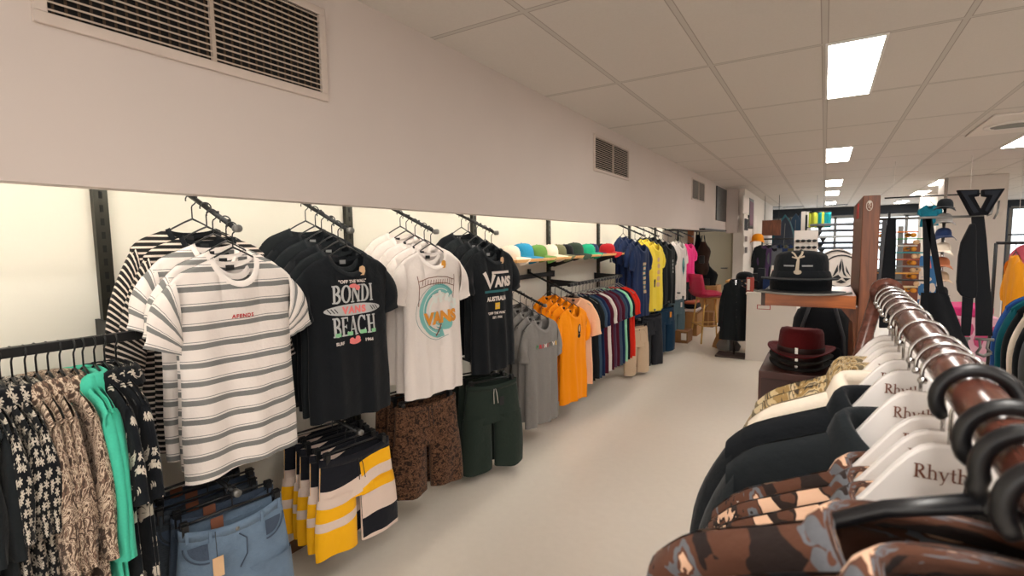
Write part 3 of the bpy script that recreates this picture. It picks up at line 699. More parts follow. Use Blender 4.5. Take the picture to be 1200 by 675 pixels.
# air-conditioning cassette with a round vent
ac = empty('air_conditioner', (1.62, 6.5, CEIL), 0, 'square white ceiling air conditioner with a round vent', 'air conditioner')
MB().span((-.42, -.52, -.02), (.42, .52, 0)).build('panel', W_white, ac, False, bevel=.008)
MB().lathe([(.20, -.02), (.20, -.034), (.165, -.036), (.15, -.024), (.15, -.02)], 32, c=(-.18, .0, 0)).build('vent_ring', M_pframe, ac)
MB().lathe([(.15, -.022), (.001, -.022)], 32, c=(-.18, 0, 0)).build('vent_opening', M_hblack, ac)
mb = MB()
for k in range(-3, 4): mb.box((-.18, k*.036, -.028), (2*sqrt(max(0, .15**2-(k*.036)**2)), .005, .012), rx=.5)
mb.build('louvres', M_dull, ac, False)
for (a, b, l) in (((897, 243), (917, 243), 'thin dark slot vent in the far ceiling above the clothes'), ((918, 243), (943, 243), 'longer dark slot vent in the far ceiling'), ((972, 242), (992, 242), 'dark slot vent in the far ceiling above the window')):
    A, B = at(*a, Z=CEIL), at(*b, Z=CEIL); A.y = B.y = min(A.y, 18.6)
    o = empty('slot_vent', ((A.x+B.x)/2, A.y, CEIL), 0, l, 'vent', 'slot vents'); h = (B.x-A.x)/2
    MB().span((-h, -.12, -.012), (h, .12, 0)).build('frame', M_dull, o, False); MB().span((-h+.03, -.08, -.016), (h-.03, .08, -.01)).build('slot', M_hblack, o, False)
# ---- bulkhead grilles
M_grf = mat('grille_frame', srgb(206, 192, 182), .6); M_grl = mat('grille_louvre', srgb(186, 170, 156), .55); M_grd = mat('grille_dark', srgb(18, 16, 15), .9); M_grt = mat('grille_fins', srgb(74, 55, 38), .7)
def grille(y0, y1, z0, z1, nl, label, fr=.035, fins=True, mull=True):
    o = empty('air_grille', (SX, (y0+y1)/2, z0), 0, label, 'air grille', 'bulkhead air grilles'); w = (y1-y0)/2; h = z1-z0
    f = MB(); X0, X1 = 0, .014
    for a, b in (((X0, -w, 0), (X1, w, fr)), ((X0, -w, h-fr), (X1, w, h)), ((X0, -w, fr), (X1, -w+fr, h-fr)), ((X0, w-fr, fr), (X1, w, h-fr))): f.span(a, b)
    f.build('frame', M_grf, o, False, bevel=.002)
    MB().span((.0005, -w+fr, fr), (.002, w-fr, h-fr)).build('dark_cavity', M_grd, o, False)  # flat dark sheet; the shade behind the louvres is put into its colour
    l = MB(); hi = h-2*fr
    for k in range(nl): l.box((.009, 0, fr+hi*(k+.5)/nl), (.012, 2*(w-fr), hi/nl*.24), ry=.35)
    l.build('louvres', M_grl, o, False)
    if fins:
        l = MB(); n = int(2*(w-fr)/.028)
        for k in range(n): l.span((.002, -w+fr+.01+k*.028, fr), (.0045, -w+fr+.016+k*.028, h-fr))
        l.build('fins', M_grt, o, False)
    if mull: MB().span((.004, -.006, fr), (.017, .006, h-fr)).build('mullion', M_grl, o, False)
    return o
a, b = at(38, 31, X=SX), at(383, 120, X=SX); grille(a.y, b.y, b.z, b.z+.36, 15, 'large wide metal air grille high on the bulkhead', .03)
a, b = at(695, 205, X=SX), at(736, 212, X=SX); t_ = at(695, 156, X=SX); grille(a.y, b.y, b.z, t_.z, 15, 'medium square air grille in the middle of the bulkhead', .025, False)
a, b = at(810, 236, X=SX), at(825, 238, X=SX); t_ = at(811, 208, X=SX); grille(a.y, b.y, b.z, t_.z, 12, 'small far air grille beside the framed black poster', .02, False)
a, b = at(838, 258, X=SX), at(850, 260, X=SX); t_ = at(838, 217, X=SX)
po = empty('poster', (SX, (a.y+b.y)/2, b.z), 0, 'black framed poster with pale sketch at the far end of the bulkhead', 'poster'); w = (b.y-a.y)/2-.03; h = t_.z-b.z
MB().span((0, -w, 0), (.02, w, h)).build('frame', M_hblack, po, False, bevel=.003)
mb = MB(); r = random.Random(5)
for k in range(14):
    y, z = r.uniform(-w*.7, w*.7), h*r.uniform(.2, .85); put_polys(mb, stroke([(y, z), (y+r.uniform(-.2, .2), z+r.uniform(-.05, .09)), (y+r.uniform(-.25, .25), z+r.uniform(.0, .1))], .018), lambda p, q: (.0215, max(-w*.85, min(w*.85, p)), q))
mb.build('pale_sketch', mat('poster_grey', srgb(120, 120, 116), .6), po, False)
# cove lamps behind the bulkhead lip: fluorescent tubes
M_tube = mat('tube_glow', (.9, .9, .8), .4, noise=0, emit=(1, .98, .88), es=19)
tb = None
for k in range(10):
    y = -1.2+k*1.25
    if tb is None:
        tb = empty('tube_light', (-1.84, y, 1.93), 0, 'fluorescent tube hidden in the cove', 'tube light', 'cove tubes above the wall displays')
        MB().tube([(0, -.58, 0), (0, .58, 0)], .016, 10).build('tube', M_tube, tb)
        MB().span((-.03, -.6, .02), (.03, .6, .06)).build('batten', W_white, tb, False)
    else: dup(tb, (-1.84, y, 1.93), label='fluorescent tube hidden in the cove')
# ------------------------------------------------------------------ slotted uprights, rails, arms
CH = [.81, 1.97, 3.18, 4.43, 5.72, 6.86, 8.12, 9.6]
M_slot = mat('slot_dark', (.004, .004, .004), .9, noise=0); M_up = mat('upright_metal', srgb(52, 52, 46), .4, metal=.6)
up = None
CHN = ['behind the left clothes rail', 'behind the front of the black beach-print tees', 'beside the black-tee arm at the cap shelf', 'in the middle of the cap shelf', 'at the far end of the cap shelf', 'behind the navy tees', 'behind the white tees', 'near the alcove']
for i, y in enumerate(CH):
    if up is None:
        up = empty('slotted_upright', (WX, y, .1), 0, 'dark slotted shelf upright '+CHN[i], 'shelf upright', 'slotted wall uprights')
        mb = MB().span((0, -.0225, 0), (.028, .0225, 1.95)); mb.m = 1
        for k in range(38): mb.span((.0275, -.006, .04+k*.05), (.0287, .006, .066+k*.05))  # near-black blocks on the surface; the slots' shade is put into their colour
        mb.build('channel', [M_up, M_slot], up, False)
    else: dup(up, (WX, y, .1), label='dark slotted shelf upright '+CHN[i])
def side_rail(y0, y1, z, label, x=-2.0, brk=(), name='clothes_rail'):
    o = empty(name, (x, y0, z), 0, label, 'clothes rail')
    MB().span((-.015, 0, -.030), (.015, y1-y0, 0)).build('bar', M_steel, o, False, bevel=.003)
    for y in brk:
        mb = MB(); mb.prism([(WX-x+.02, -.06), (-.012, -.03), (.018, -.03), (.018, .002), (WX-x+.02, .02)], y-y0-.006, y-y0+.006, 'y'); mb.build('bracket', M_steel, o, False)
    MB().span((-.017, y1-y0-.004, -.032), (.017, y1-y0+.012, .002)).build('end_cap', M_chrome if y0 < 1 else M_steel, o, False)
    return o
side_rail(-1.4, .79, 1.322, 'black clothes rail with printed shirts at the left edge', brk=(-.39, .77))
side_rail(4.22, 5.62, 1.225, 'black clothes rail of coloured tees under the cap shelf', brk=(4.43, 5.58))
def faceout(y, z0, slope, x1, label, x0=WX+.02, group='sloping wall rails'):
    o = empty('hanging_rail', (x0, y, z0), 0, label, 'hanging rail', group)
    L = x1-x0; MB().tube([(0, 0, -.012), (L, 0, -.012-slope*L)], .0095, 8).build('tube', M_steel, o)
    MB().box((.0, 0, -.02), (.02, .03, .08)).build('bracket', M_steel, o, False)
    MB().lathe([(.001, -.012), (.014, -.012), (.014, .012), (.001, .012)], 12, fn=lambda p: Vector((p.z, p.y, p.x)), c=(L, 0, -.008-slope*L)).build('end_stop', M_dull, o)
    mb = MB()
    for k in range(5): mb.box((L*(.3+.15*k), 0, -slope*L*(.3+.15*k)), (.006, .010, .010))
    mb.build('notches', M_steel, o, False)
    return o
def armz(z0, slope, x, x0=WX+.02): return z0-slope*(x-x0)
# ------------------------------------------------------------------ wall displays
H_slim = slim_hanger('tee_hanger', 'proto', group='x')
H_grey = slim_hanger('tee_hanger', 'proto', m=mat('clear_grey_plastic', srgb(150, 146, 140), .3, noise=0), w=.19)
H_clip = clip_hanger('clip_hanger', 'proto')
H_clips = clip_hanger('clip_hanger', 'proto', .15)
PROTO = [H_slim, H_grey, H_clip, H_clips]
def facestack(y, z0, sl, xs, protos, what, group, th=8, hang=H_slim, zoff=-.13, names=None, hname='black hanger', first_used=set(), jit=5, yj=.012):
    """garments one behind another on a sloping arm; xs runs front to back"""
    rr = random.Random(int(y*100))
    for i, x in enumerate(xs):
        z = armz(z0, sl, x)+.0005
        t = R_(90-th+(rr.uniform(-jit, jit) if i else 0)); yy = y+(rr.uniform(-yj, yj) if i else 0)
        lab = names[i] if names else None
        dup(hang, (x, yy, z), t, hname+' of the '+lab, group+' hangers')
        p = protos[min(i, len(protos)-1)]
        if p.name in USED: dup(p, (x, yy, z+zoff), t, lab, group)
        else:
            USED.add(p.name); p.location = (x, yy, z+zoff); p.rotation_euler = (0, 0, t); tag(p, lab, None, group)
USED = set()
def bodyname(b, front, n): return [front]+[f'{b}, {ORD[i]} from the front' for i in range(1, n)]
# --- striped tees
tp1 = Top(1, hem=.212, so=(.305, -.285), si=(.178, -.335), fold=.013, kf=.6, L=.775, neck=.072, drop=.088)
s1, _ = make_top('striped_t_shirt', 'a', 't-shirt', M_stripeW, collar_m=M_white, tp=tp1)
print_on(s1, tp1, shift(*[(lambda q: (q[0], -q[1]/2))(text_polys('AFENDS', .0185, .04, 1.25))][0], -.218), M_print['red'], 'printed_word')
s1b, _ = make_top('striped_t_shirt', 'a', 't-shirt', M_stripeW, collar_m=M_white, tp=Top(2, hem=.212, so=(.30, -.28), si=(.175, -.335), fold=.013, kf=.6, L=.775, neck=.072, drop=.088))
s2, _ = make_top('striped_long_sleeve_t_shirt', 'a', 't-shirt', M_stripeB, collar_m=M_black, tp=Top(3, hem=.215, so=(.335, -.52), si=(.245, -.54), arm=-.21, fold=.007, L=.78, sthick=.03))
faceout(1.04, 1.90, .45, -1.815, 'sloping wall rail holding the striped tees')
facestack(1.04, 1.90, .45, [-1.85, -1.905, -1.965, -2.03, -2.10], [s1, s1b, s1b, s2, s2], '', 'striped tees on the first arm', 3,
  names=['white tee with grey stripes and small red chest word', 'white tee with grey stripes directly behind the front striped tee', 'white tee with grey stripes, third from the front of its arm', 'black top with thin pale stripes behind the white striped tees', 'black top with thin pale stripes, last on the first arm'])
# --- black tees with the beach print
tp2 = Top(11, hem=.212, L=.745); k1, _ = make_top('black_t_shirt', 'a', 't-shirt', M_black, tp=tp2, tagc=M_print['tan'])
def centred(P, w, z, k=1): return shift(P, -w*k/2, z, k)
P, w = serif_polys('BONDI', .080, .70, .0); print_on(k1, tp2, centred(P, w, -.217), M_print['silver'], 'print_lettering')
P, w = serif_polys('BEACH', .086, .61, .0); print_on(k1, tp2, centred(P, w, -.366), M_print['silver'], 'print_lettering')
print_on(k1, tp2, [p for c in (-.1, -.04, .03, .08) for p in rect(c, -.365, c+.028, -.348)], M_print['palegreen'], 'print_green_fade', .004)
P, w = text_polys('"OFF THE WALL"', .019, .04); print_on(k1, tp2, centred(P, w, -.128), M_print['white'], 'print_lettering')
print_on(k1, tp2, ell(0, -.249, .142, .026), M_print['silver'], 'print_surfboard'); P, w = text_polys('VANS', .042, .06, 1.2); print_on(k1, tp2, centred(P, w, -.264), M_print['pink'], 'print_lettering', .0045)
mb = [q for x in (-.12, -.105, -.09, .09, .105, .12) for q in stroke([(x-.008, -.239), (x+.008, -.259)], .004)]; print_on(k1, tp2, mb, M_print['black'], 'print_stripe', .0045)
P, w = text_polys('SURF', .019, .04); print_on(k1, tp2, shift(P, -.10, -.402), M_print['white'], 'print_lettering'); P, w = text_polys('1966', .019, .04); print_on(k1, tp2, shift(P, .052, -.402), M_print['white'], 'print_lettering')
print_on(k1, tp2, ell(0, -.396, .032, .012)+ell(-.018, -.387, .013, .011, 12)+ell(.015, -.385, .015, .013, 12), M_print['pink'], 'print_shell')
print_on(k1, tp2, ell(-.005, -.142, .022, .010, 12)+ell(.02, -.152, .014, .012, 12), M_print['pink'], 'print_flower', .0045)
k2, _ = make_top('black_t_shirt', 'a', 't-shirt', M_black2, tp=Top(12, hem=.214, L=.745)); k3, _ = make_top('black_t_shirt', 'a', 't-shirt', M_black, tp=Top(13, hem=.21, L=.74))
faceout(1.555, 1.90, .45, -1.815, 'sloping wall rail holding six black beach-print tees')
facestack(1.555, 1.90, .45, [-1.85, -1.90, -1.955, -2.01, -2.065, -2.12], [k1, k2, k3, k2, k3, k2], '', 'black tees on the second arm', 7,
  names=['black tee with pastel beach lettering and surfboard print']+[f'plain-looking black tee, {ORD[i]} from the front of the beach-print stack' for i in range(1, 6)])
# --- white tees with the wave print
tp3 = Top(21, hem=.205, L=.80, sh=.208); w1, _ = make_top('white_t_shirt', 'a', 't-shirt', M_white, tp=tp3, tagc=M_print['ochre'])
O = (0, -.33)
def ringsec(cx, cy, r0, r1, a0, a1, n=20):
    a = arc(cx, cy, r1, r1*1.12, a0, a1, n); b = arc(cx, cy, r0, r0*1.12, a0, a1, n); return [[a[i], a[i+1], b[i+1], b[i]] for i in range(n)]
print_on(w1, tp3, ringsec(.015, -.335, .095, .135, 40, 285), M_print['teal'], 'print_wave'); print_on(w1, tp3, ringsec(.02, -.335, .072, .082, 70, 280)+ringsec(.015, -.335, .110, .114, 60, 270), M_print['foam'], 'print_foam', .0042)
print_on(w1, tp3, ringsec(.03, -.37, .045, .062, 150, 310)+ell(.055, -.41, .05, .035, 16), M_print['teal'], 'print_wave')
print_on(w1, tp3, ringsec(.0, -.34, .137, .139, 30, 300)+ringsec(.005, -.335, .092, .0945, 60, 290), M_print['tealdark'], 'print_outline', .0044)
r = random.Random(4); fo = []
for k in range(20):
    a = 115-k*5.5; fo += ell(.02+.105*cos(R_(a))+r.uniform(-.012, .012), -.285+.07*sin(R_(a))-.02*(k % 3)-.02+r.uniform(-.01, .01), .013, .011, 9)
print_on(w1, tp3, fo, M_print['foam'], 'print_foam', .0048)
for k, (dx, dz) in enumerate(((0, 0),)):
    P, w = text_polys('VANS', .088, .06); print_on(w1, tp3, shift(P, -w*.5+.02, -.405, 1, .04), M_print['orange'], 'print_lettering', .0055)
print_on(w1, tp3, stroke([(-.118, -.165), (-.06, -.148), (0, -.142), (.07, -.148), (.128, -.165)], .004)+stroke([(-.118, -.2), (-.06, -.183), (0, -.177), (.07, -.183), (.128, -.2)], .004)+stroke([(-.124, -.135), (-.118, -.2)], .004)+stroke([(.134, -.135), (.128, -.2)], .004)+[q for i in range(13) for q in stroke([(-.10+i*.0172, -.186), (-.095+i*.0172, -.158)], .0035)]+stroke([(-.118, -.2), (-.124, -.30)], .004)+stroke([(.128, -.2), (.118, -.29)], .004), M_print['brown'], 'print_banner')
print_on(w1, tp3, stroke([(-.02, -.47), (.02, -.435), (.03, -.41)], .01), M_print['brown'], 'print_surfer', .005)
w2, _ = make_top('white_t_shirt', 'a', 't-shirt', M_white, tp=Top(22, hem=.208, L=.80, sh=.208)); w3, _ = make_top('white_t_shirt', 'a', 't-shirt', M_white, tp=Top(23, hem=.208, L=.79, sh=.208))
faceout(2.15, 1.90, .45, -1.82, 'sloping wall rail holding the white tees')
facestack(2.15, 1.90, .45, [-1.86, -1.915, -1.97, -2.03, -2.09], [w1, w2, w3, w2, w3], '', 'white tees on the third arm', 11,
  names=['white tee with teal wave print and orange lettering']+[f'plain white tee, {ORD[i]} from the front of the wave-print stack' for i in range(1, 5)])
# --- black tees with the white letter logo
tp4 = Top(31, hem=.205, L=.80, sh=.208); v1, _ = make_top('black_t_shirt', 'a', 't-shirt', M_black, tp=tp4, tagc=M_print['tan'])
P, w = text_polys('ANS', .085, .06); print_on(v1, tp4, shift(P, -.03, -.245), M_print['white'], 'print_lettering')
print_on(v1, tp4, stroke([(-.115, -.150), (-.065, -.246), (-.033, -.165)], .03)+rect(-.05, -.162, .125, -.146), M_print['white'], 'print_lettering')
print_on(v1, tp4, rect(-.12, -.283, .125, -.268), M_print['tealdark'], 'print_bar'); P, w = text_polys('AUSTRALIA', .050, .045, .95); print_on(v1, tp4, centred(P, w, -.338, .78), M_print['white'], 'print_lettering')
print_on(v1, tp4, rect(-.022, -.395, .022, -.352), M_print['yellow'], 'print_square'); print_on(v1, tp4, rect(-.012, -.379, .012, -.368), M_print['tan'], 'print_mark', .0045)
P, w = text_polys('"OFF THE WALL"', .022, .04); print_on(v1, tp4, centred(P, w, -.427), M_print['white'], 'print_lettering'); P, w = text_polys('EST. 1966', .020, .04); print_on(v1, tp4, centred(P, w, -.455), M_print['white'], 'print_lettering')
faceout(2.75, 1.90, .45, -1.82, 'sloping wall rail holding the black logo tees')
facestack(2.75, 1.90, .45, [-1.86, -1.915, -1.975, -2.04, -2.105], [v1, k2, k3, k2, k3], '', 'black tees on the fourth arm', 9,
  names=['black tee with large white capital-letter logo and yellow square']+[f'plain-looking black tee, {ORD[i]} from the front of the white-letter stack' for i in range(1, 5)])
# --- lower rows: jeans, shorts
J = Bottom(1, w=.178, hip=.205, rise=.27, L=.98, legw=.20, thick=.05, sag=.035)
j1 = make_bottom('jeans', 'a', 'jeans', M_denim, J, style='jeans'); j2 = make_bottom('jeans', 'a', 'jeans', M_denimd, Bottom(2, w=.178, hip=.205, rise=.27, L=.98, legw=.19, thick=.03, sag=.03), style='jeans'); j3 = make_bottom('jeans', 'a', 'jeans', M_denimk, Bottom(3, w=.178, hip=.2, rise=.27, L=.98, legw=.19, thick=.03, sag=.03), style='jeans')
for o in (j2, j3):
    for c in kids(o):
        if c.name.startswith(('swing_tag', 'tag_string')): bpy.data.objects.remove(c)
faceout(.985, .795, .2, -1.83, 'low wall rail holding the jeans')
facestack(.985, .795, .2, [-1.865, -1.94, -2.0, -2.06, -2.12], [j1, j2, j3, j2, j3], '', 'jeans on the low arm', 10, H_clip, -.098, hname='black clip hanger', yj=.02,
  names=['light blue jeans with brown tags on a clip hanger', 'dark blue jeans directly behind the light blue pair', 'black-blue jeans, third pair on the low arm', 'dark blue jeans, fourth pair on the low arm', 'black-blue jeans, hindmost on the low arm'])
B1 = Bottom(5, w=.185, hip=.205, rise=.22, L=.46, legw=.20, fold=.006, sag=.02, splay=.03); b1 = make_bottom('board_shorts', 'a', 'shorts', M_board, B1, waist_m=cloth('dark_navy_band', srgb(28, 29, 36)))
b2 = make_bottom('board_shorts', 'a', 'shorts', M_board, Bottom(6, w=.185, hip=.2, rise=.22, L=.46, legw=.19, fold=.006, thick=.025), waist_m=MC['dark_navy_band'])
faceout(1.575, .83, .2, -1.83, 'low wall rail holding the yellow banded shorts')
facestack(1.575, .83, .2, [-1.865, -1.925, -1.985, -2.04, -2.10], [b1, b2, b2, b2, b2], '', 'banded board shorts', 8, H_clips, -.098, hname='black clip hanger', yj=.015,
  names=['yellow, cream and navy banded board shorts, front pair']+[f'yellow and navy banded board shorts, {ORD[i]} pair from the front' for i in range(1, 5)])
n1 = make_bottom('patterned_shorts', 'a', 'shorts', M_brown, Bottom(8, w=.20, hip=.215, rise=.25, L=.52, legw=.215, fold=.011, thick=.045, splay=.03)); n2 = make_bottom('patterned_shorts', 'a', 'shorts', M_brown, Bottom(9, w=.20, hip=.215, rise=.25, L=.53, legw=.21, fold=.010, thick=.03))
faceout(2.12, .90, .2, -1.86, 'low wall rail holding the brown patterned shorts')
facestack(2.12, .90, .2, [-1.90, -1.97, -2.04], [n1, n2, n2], '', 'brown patterned shorts', 15, H_clip, -.098, hname='black clip hanger',
  names=['brown leaf-patterned shorts, front pair under the white tees', 'brown leaf-patterned shorts behind the front brown pair', 'brown leaf-patterned shorts nearest the wall'])
g1 = make_bottom('green_shorts', 'a', 'shorts', M_green, Bottom(14, w=.195, hip=.225, rise=.27, L=.60, legw=.21, thick=.05, splay=.04, fold=.007), tag_m=M_print['black']); g2 = make_bottom('green_shorts', 'a', 'shorts', M_green, Bottom(15, w=.195, hip=.22, rise=.27, L=.60, legw=.21, thick=.03))
faceout(2.77, .85, .2, -1.86, 'low wall rail holding the dark green shorts')
facestack(2.77, .85, .2, [-1.89, -1.965, -2.04], [g1, g2, g2], '', 'dark green shorts', 25, H_clip, -.098, hname='black clip hanger',
  names=['dark green drawstring shorts, front pair under the black logo tees', 'dark green shorts behind the front green pair', 'dark green shorts nearest the wall'])
# --- grey and orange tees on the low arms
tp5 = Top(41, hem=.205, sh=.205, L=.83, so=(.265, -.30), si=(.165, -.33), fold=.011); gy1, _ = make_top('grey_t_shirt', 'a', 't-shirt', M_grey, tp=tp5)
P0 = [('P', 'green'), ('R', 'red'), ('I', 'red'), ('M', 'white'), ('I', 'red'), ('T', 'brown'), ('I', 'black'), ('V', 'white'), ('E', 'yellow')]; x = -.105
for c, m in P0:
    P, w = text_polys(c, .040, .06); print_on(gy1, tp5, shift(P, x, -.22), M_print[m], 'print_letter'); x += w+.0085
gy2, _ = make_top('grey_t_shirt', 'a', 't-shirt', M_grey, tp=Top(42, hem=.205, sh=.205, L=.83, so=(.265, -.30), si=(.165, -.33)))
faceout(3.45, 1.32, .42, -1.84, 'low wall rail holding the grey tees')
facestack(3.45, 1.32, .42, [-1.875, -1.94, -2.005, -2.07, -2.13], [gy1, gy2, gy2, gy2, gy2], '', 'grey tees', 10,
  names=['grey tee with small multicoloured chest lettering']+[f'plain-looking grey tee, {ORD[i]} from the front of its arm' for i in range(1, 5)])
tp6 = Top(51, hem=.205, sh=.205, L=.83, so=(.265, -.30), si=(.165, -.33), fold=.011); or1, _ = make_top('orange_t_shirt', 'a', 't-shirt', M_orange, tp=tp6)
print_on(or1, tp6, ell(.07-.04, -.19, .024, .045, 14)+ell(-.01+.04, -.25, .02, .02, 12), M_print['black'], 'print_figure'); print_on(or1, tp6, ell(.03, -.185, .014, .03, 12), M_print['tan'], 'print_figure', .0045)
or2, _ = make_top('orange_t_shirt', 'a', 't-shirt', M_orange, tp=Top(52, hem=.205, sh=.205, L=.83, so=(.265, -.30), si=(.165, -.33)))
faceout(4.03, 1.345, .42, -1.84, 'low wall rail holding the orange tees')
facestack(4.03, 1.345, .42, [-1.87, -1.93, -1.99, -2.05, -2.11], [or1, or2, or2, or2, or2], '', 'orange tees', 10,
  names=['orange tee with small black chest figure']+[f'plain-looking orange tee, {ORD[i]} from the front of its arm' for i in range(1, 5)])
# crossbar carrying the two low arms
o = empty('cross_bar', (WX+.03, 3.2, 1.30), 0, 'black bar across the wall between shelf uprights behind the grey tees', 'bar')
MB().span((0, 0, -.02), (.03, 1.25, .02)).build('tube', M_steel, o, False, bevel=.003); MB().span((-.01, -.01, -.03), (.035, .015, .03)).span((-.01, 1.23, -.03), (.035, 1.26, .03)).build('hook_ends', M_steel, o, False)
# --- coloured tees on the side rail
tk = dict(hem=.205, sh=.205, thick=.022, sthick=.022, so=(.262, -.30), si=(.165, -.34), L=.80)
seq = [('peach', M_peach), ('black', M_black), ('washed black', M_black2), ('slate blue', M_slate), ('navy', M_navy), ('burgundy', M_burg), ('white', M_white), ('burgundy', M_burg), ('mauve', M_mauve), ('burgundy', M_burg), ('slate blue', M_slate), ('navy', M_navy), ('pale mint', M_pmint), ('black', M_black2), ('red', M_red), ('red', M_red)]
cache = {}; seen = {}
tot = {n: sum(1 for a, _ in seq if a == n) for n, _ in seq}
for i, (n, m) in enumerate(seq):
    y = 4.29+i*.083; seen[n] = seen.get(n, 0)+1
    lab = f'{n} tee on the rail under the cap shelf' if tot[n] == 1 else f'{n} tee on the rail under the cap shelf, {["nearest", "second", "third"][seen[n]-1]} of that colour'
    xx = -2.0; zz = 1.2255
    if n not in cache:
        big = dict(tk, thick=.035, so=(.29, -.33), si=(.18, -.37)) if n == 'peach' else tk
        cache[n], _ = make_top('coloured_t_shirt', lab, 't-shirt', m, tp=Top(60+i, **big), group='coloured tees on the rail', loc=(xx, y, zz-.13), rz=R_(random.Random(i).uniform(-4, 4)))
    else: dup(cache[n], (xx, y, zz-.13), R_(random.Random(i).uniform(-4, 4)), lab)
    dup(H_grey, (xx, y, zz), 0, 'clear hanger of the '+lab.replace(' on the rail under the cap shelf', ' under the cap shelf'), 'grey hangers on the tee rail')
# --- far arms: navy, yellow, black, white, pink
def far_stack(y, z0, n, m, colour, print_fn, seed, group, L=.86, th=10, x0=-1.86):
    tp = Top(seed, hem=.205, sh=.21, L=L, so=(.275, -.29), si=(.17, -.33), fold=.011); f, _ = make_top(colour.replace(' ', '_')+'_t_shirt', 'a', 't-shirt', m, tp=tp)
    if print_fn: print_fn(f, tp)
    b, _ = make_top(colour.replace(' ', '_')+'_t_shirt', 'a', 't-shirt', m, tp=Top(seed+1, hem=.205, sh=.21, L=L, so=(.275, -.29), si=(.17, -.33)))
    return f, b
def vline(root, tp, txt, m, x, z, size, two=0):
    P, w = text_polys(txt, size, .04); print_on(root, tp, [[(x-py, z-px) for px, py in [(a, b) for a, b in p]] for p in P], m, 'print_lettering')
def pr_navy(r_, tp): print_on(r_, tp, [q for k in range(7) for q in rect(-.035+.012*(k % 2), -.25-.055*k, .05-.01*(k % 3), -.215-.055*k)], M_print['tan'], 'print_column'); print_on(r_, tp, [q for k in range(12) for q in rect(-.02, -.24-.03*k, .03, -.232-.03*k)], M_print['teal'], 'print_lines', .0045)
def pr_yel(r_, tp): print_on(r_, tp, [q for k in range(5) for q in ell(.0, -.2-.08*k, .03, .032, 10)], M_print['tan'], 'print_column'); print_on(r_, tp, rect(-.13, -.55, -.07, -.45), M_print['black'], 'print_square', .005)
def pr_blk(r_, tp): print_on(r_, tp, [q for k in range(4) for q in rect(.05, -.26-.05*k, .10, -.225-.05*k)], M_print['grey'], 'print_chest')
def pr_wht(r_, tp): print_on(r_, tp, ell(.01, -.36, .055, .15, 16), M_print['tealdark'], 'print_oval'); print_on(r_, tp, ell(.02, -.3, .03, .06, 12)+ell(0, -.44, .03, .05, 12), M_print['teal'], 'print_oval_light', .0045)
for (y, n, m, col, fn, seed, L) in ((5.93, 4, M_navy, 'navy', pr_navy, 80, .86), (6.52, 3, M_yellow, 'yellow', pr_yel, 84, .86), (7.15, 4, M_black, 'black', pr_blk, 88, .84), (7.85, 2, M_white, 'white', pr_wht, 92, .86)):
    f, b = far_stack(y, 1.9, n, m, col, fn, seed, col, L)
    faceout(y, 1.90, .45, -1.82, f'sloping wall rail holding the far {col} tees')
    names = {'navy': 'navy tee with pale vertical print', 'yellow': 'yellow tee with vertical print', 'black': 'black tee with small grey chest print by the yellow tees', 'white': 'white tee with teal oval print at the far end'}[col]
    facestack(y, 1.90, .45, [-1.86-.075*k for k in range(n)], [f]+[b]*(n-1), '', f'far {col} tees', 10, names=[names]+[f'{col} tee, {ORD[k]} from the front of the far {col} stack' for k in range(1, n)])
pk, _ = make_top('pink_t_shirt', 'bright pink tee at the far end of the wall display', 't-shirt', M_pink, tp=Top(97, hem=.2, sh=.2, L=.62), loc=(-1.88, 8.5, 1.56), rz=R_(75))
dup(H_slim, (-1.88, 8.5, 1.69), R_(75), 'black hanger of the bright pink tee', 'far hangers'); faceout(8.5, 1.90, .45, -1.82, 'sloping wall rail holding the pink tee')
gt, _ = make_top('dark_green_t_shirt', 'dark green tee behind the yellow tees on the far wall', 't-shirt', M_green, tp=Top(98, hem=.2, sh=.2, L=.6), loc=(-2.12, 6.85, 1.66), rz=R_(80)); dup(H_slim, (-2.12, 6.85, 1.79), R_(80), 'black hanger of the dark green tee', 'far hangers')
# --- lower far row
ch = make_bottom('beige_trousers', 'beige shorts with dark button under the navy tees', 'shorts', M_beige, Bottom(30, w=.18, hip=.20, rise=.24, L=.56, legw=.19, thick=.045), style='chino', loc=(-1.86, 5.80, .60), rz=R_(68)); dup(H_clip, (-1.86, 5.80, .698), R_(68), 'black clip hanger of the beige shorts', 'far clip hangers')
dp = make_bottom('dark_trousers', 'a', 'trousers', M_char, Bottom(31, w=.185, hip=.2, rise=.24, L=.66, legw=.19, thick=.04), style='chino')
faceout(5.80, .79, .2, -1.83, 'low wall rail holding the beige shorts'); faceout(6.42, .83, .2, -1.83, 'low wall rail holding the charcoal trousers')
facestack(6.42, .83, .2, [-1.87, -1.95, -2.03], [dp], '', 'charcoal trousers', 25, H_clip, -.098, hname='black clip hanger', names=['charcoal trousers, front pair beside the beige shorts', 'charcoal trousers, second pair beside the beige shorts', 'charcoal trousers nearest the wall beside the beige shorts'])
pt = make_bottom('petrol_blue_trousers', 'a', 'trousers', M_petrol, Bottom(33, w=.18, hip=.2, rise=.24, L=.62, legw=.19, thick=.04), style='chino', tag_m=M_print['orange'])
faceout(7.1, .86, .2, -1.83, 'low wall rail holding the petrol blue trousers')
facestack(7.1, .86, .2, [-1.87, -1.96], [pt], '', 'petrol blue trousers', 22, H_clip, -.098, hname='black clip hanger', names=['petrol blue trousers with orange tag, front pair', 'petrol blue trousers behind the tagged front pair'])
gs = make_bottom('blue_grey_shorts', 'a', 'shorts', M_blueg, Bottom(35, w=.18, hip=.2, rise=.24, L=.48, legw=.19, thick=.04), style='chino', tag_m=M_print['white'])
faceout(7.72, .93, .2, -1.83, 'low wall rail holding the blue-grey shorts')
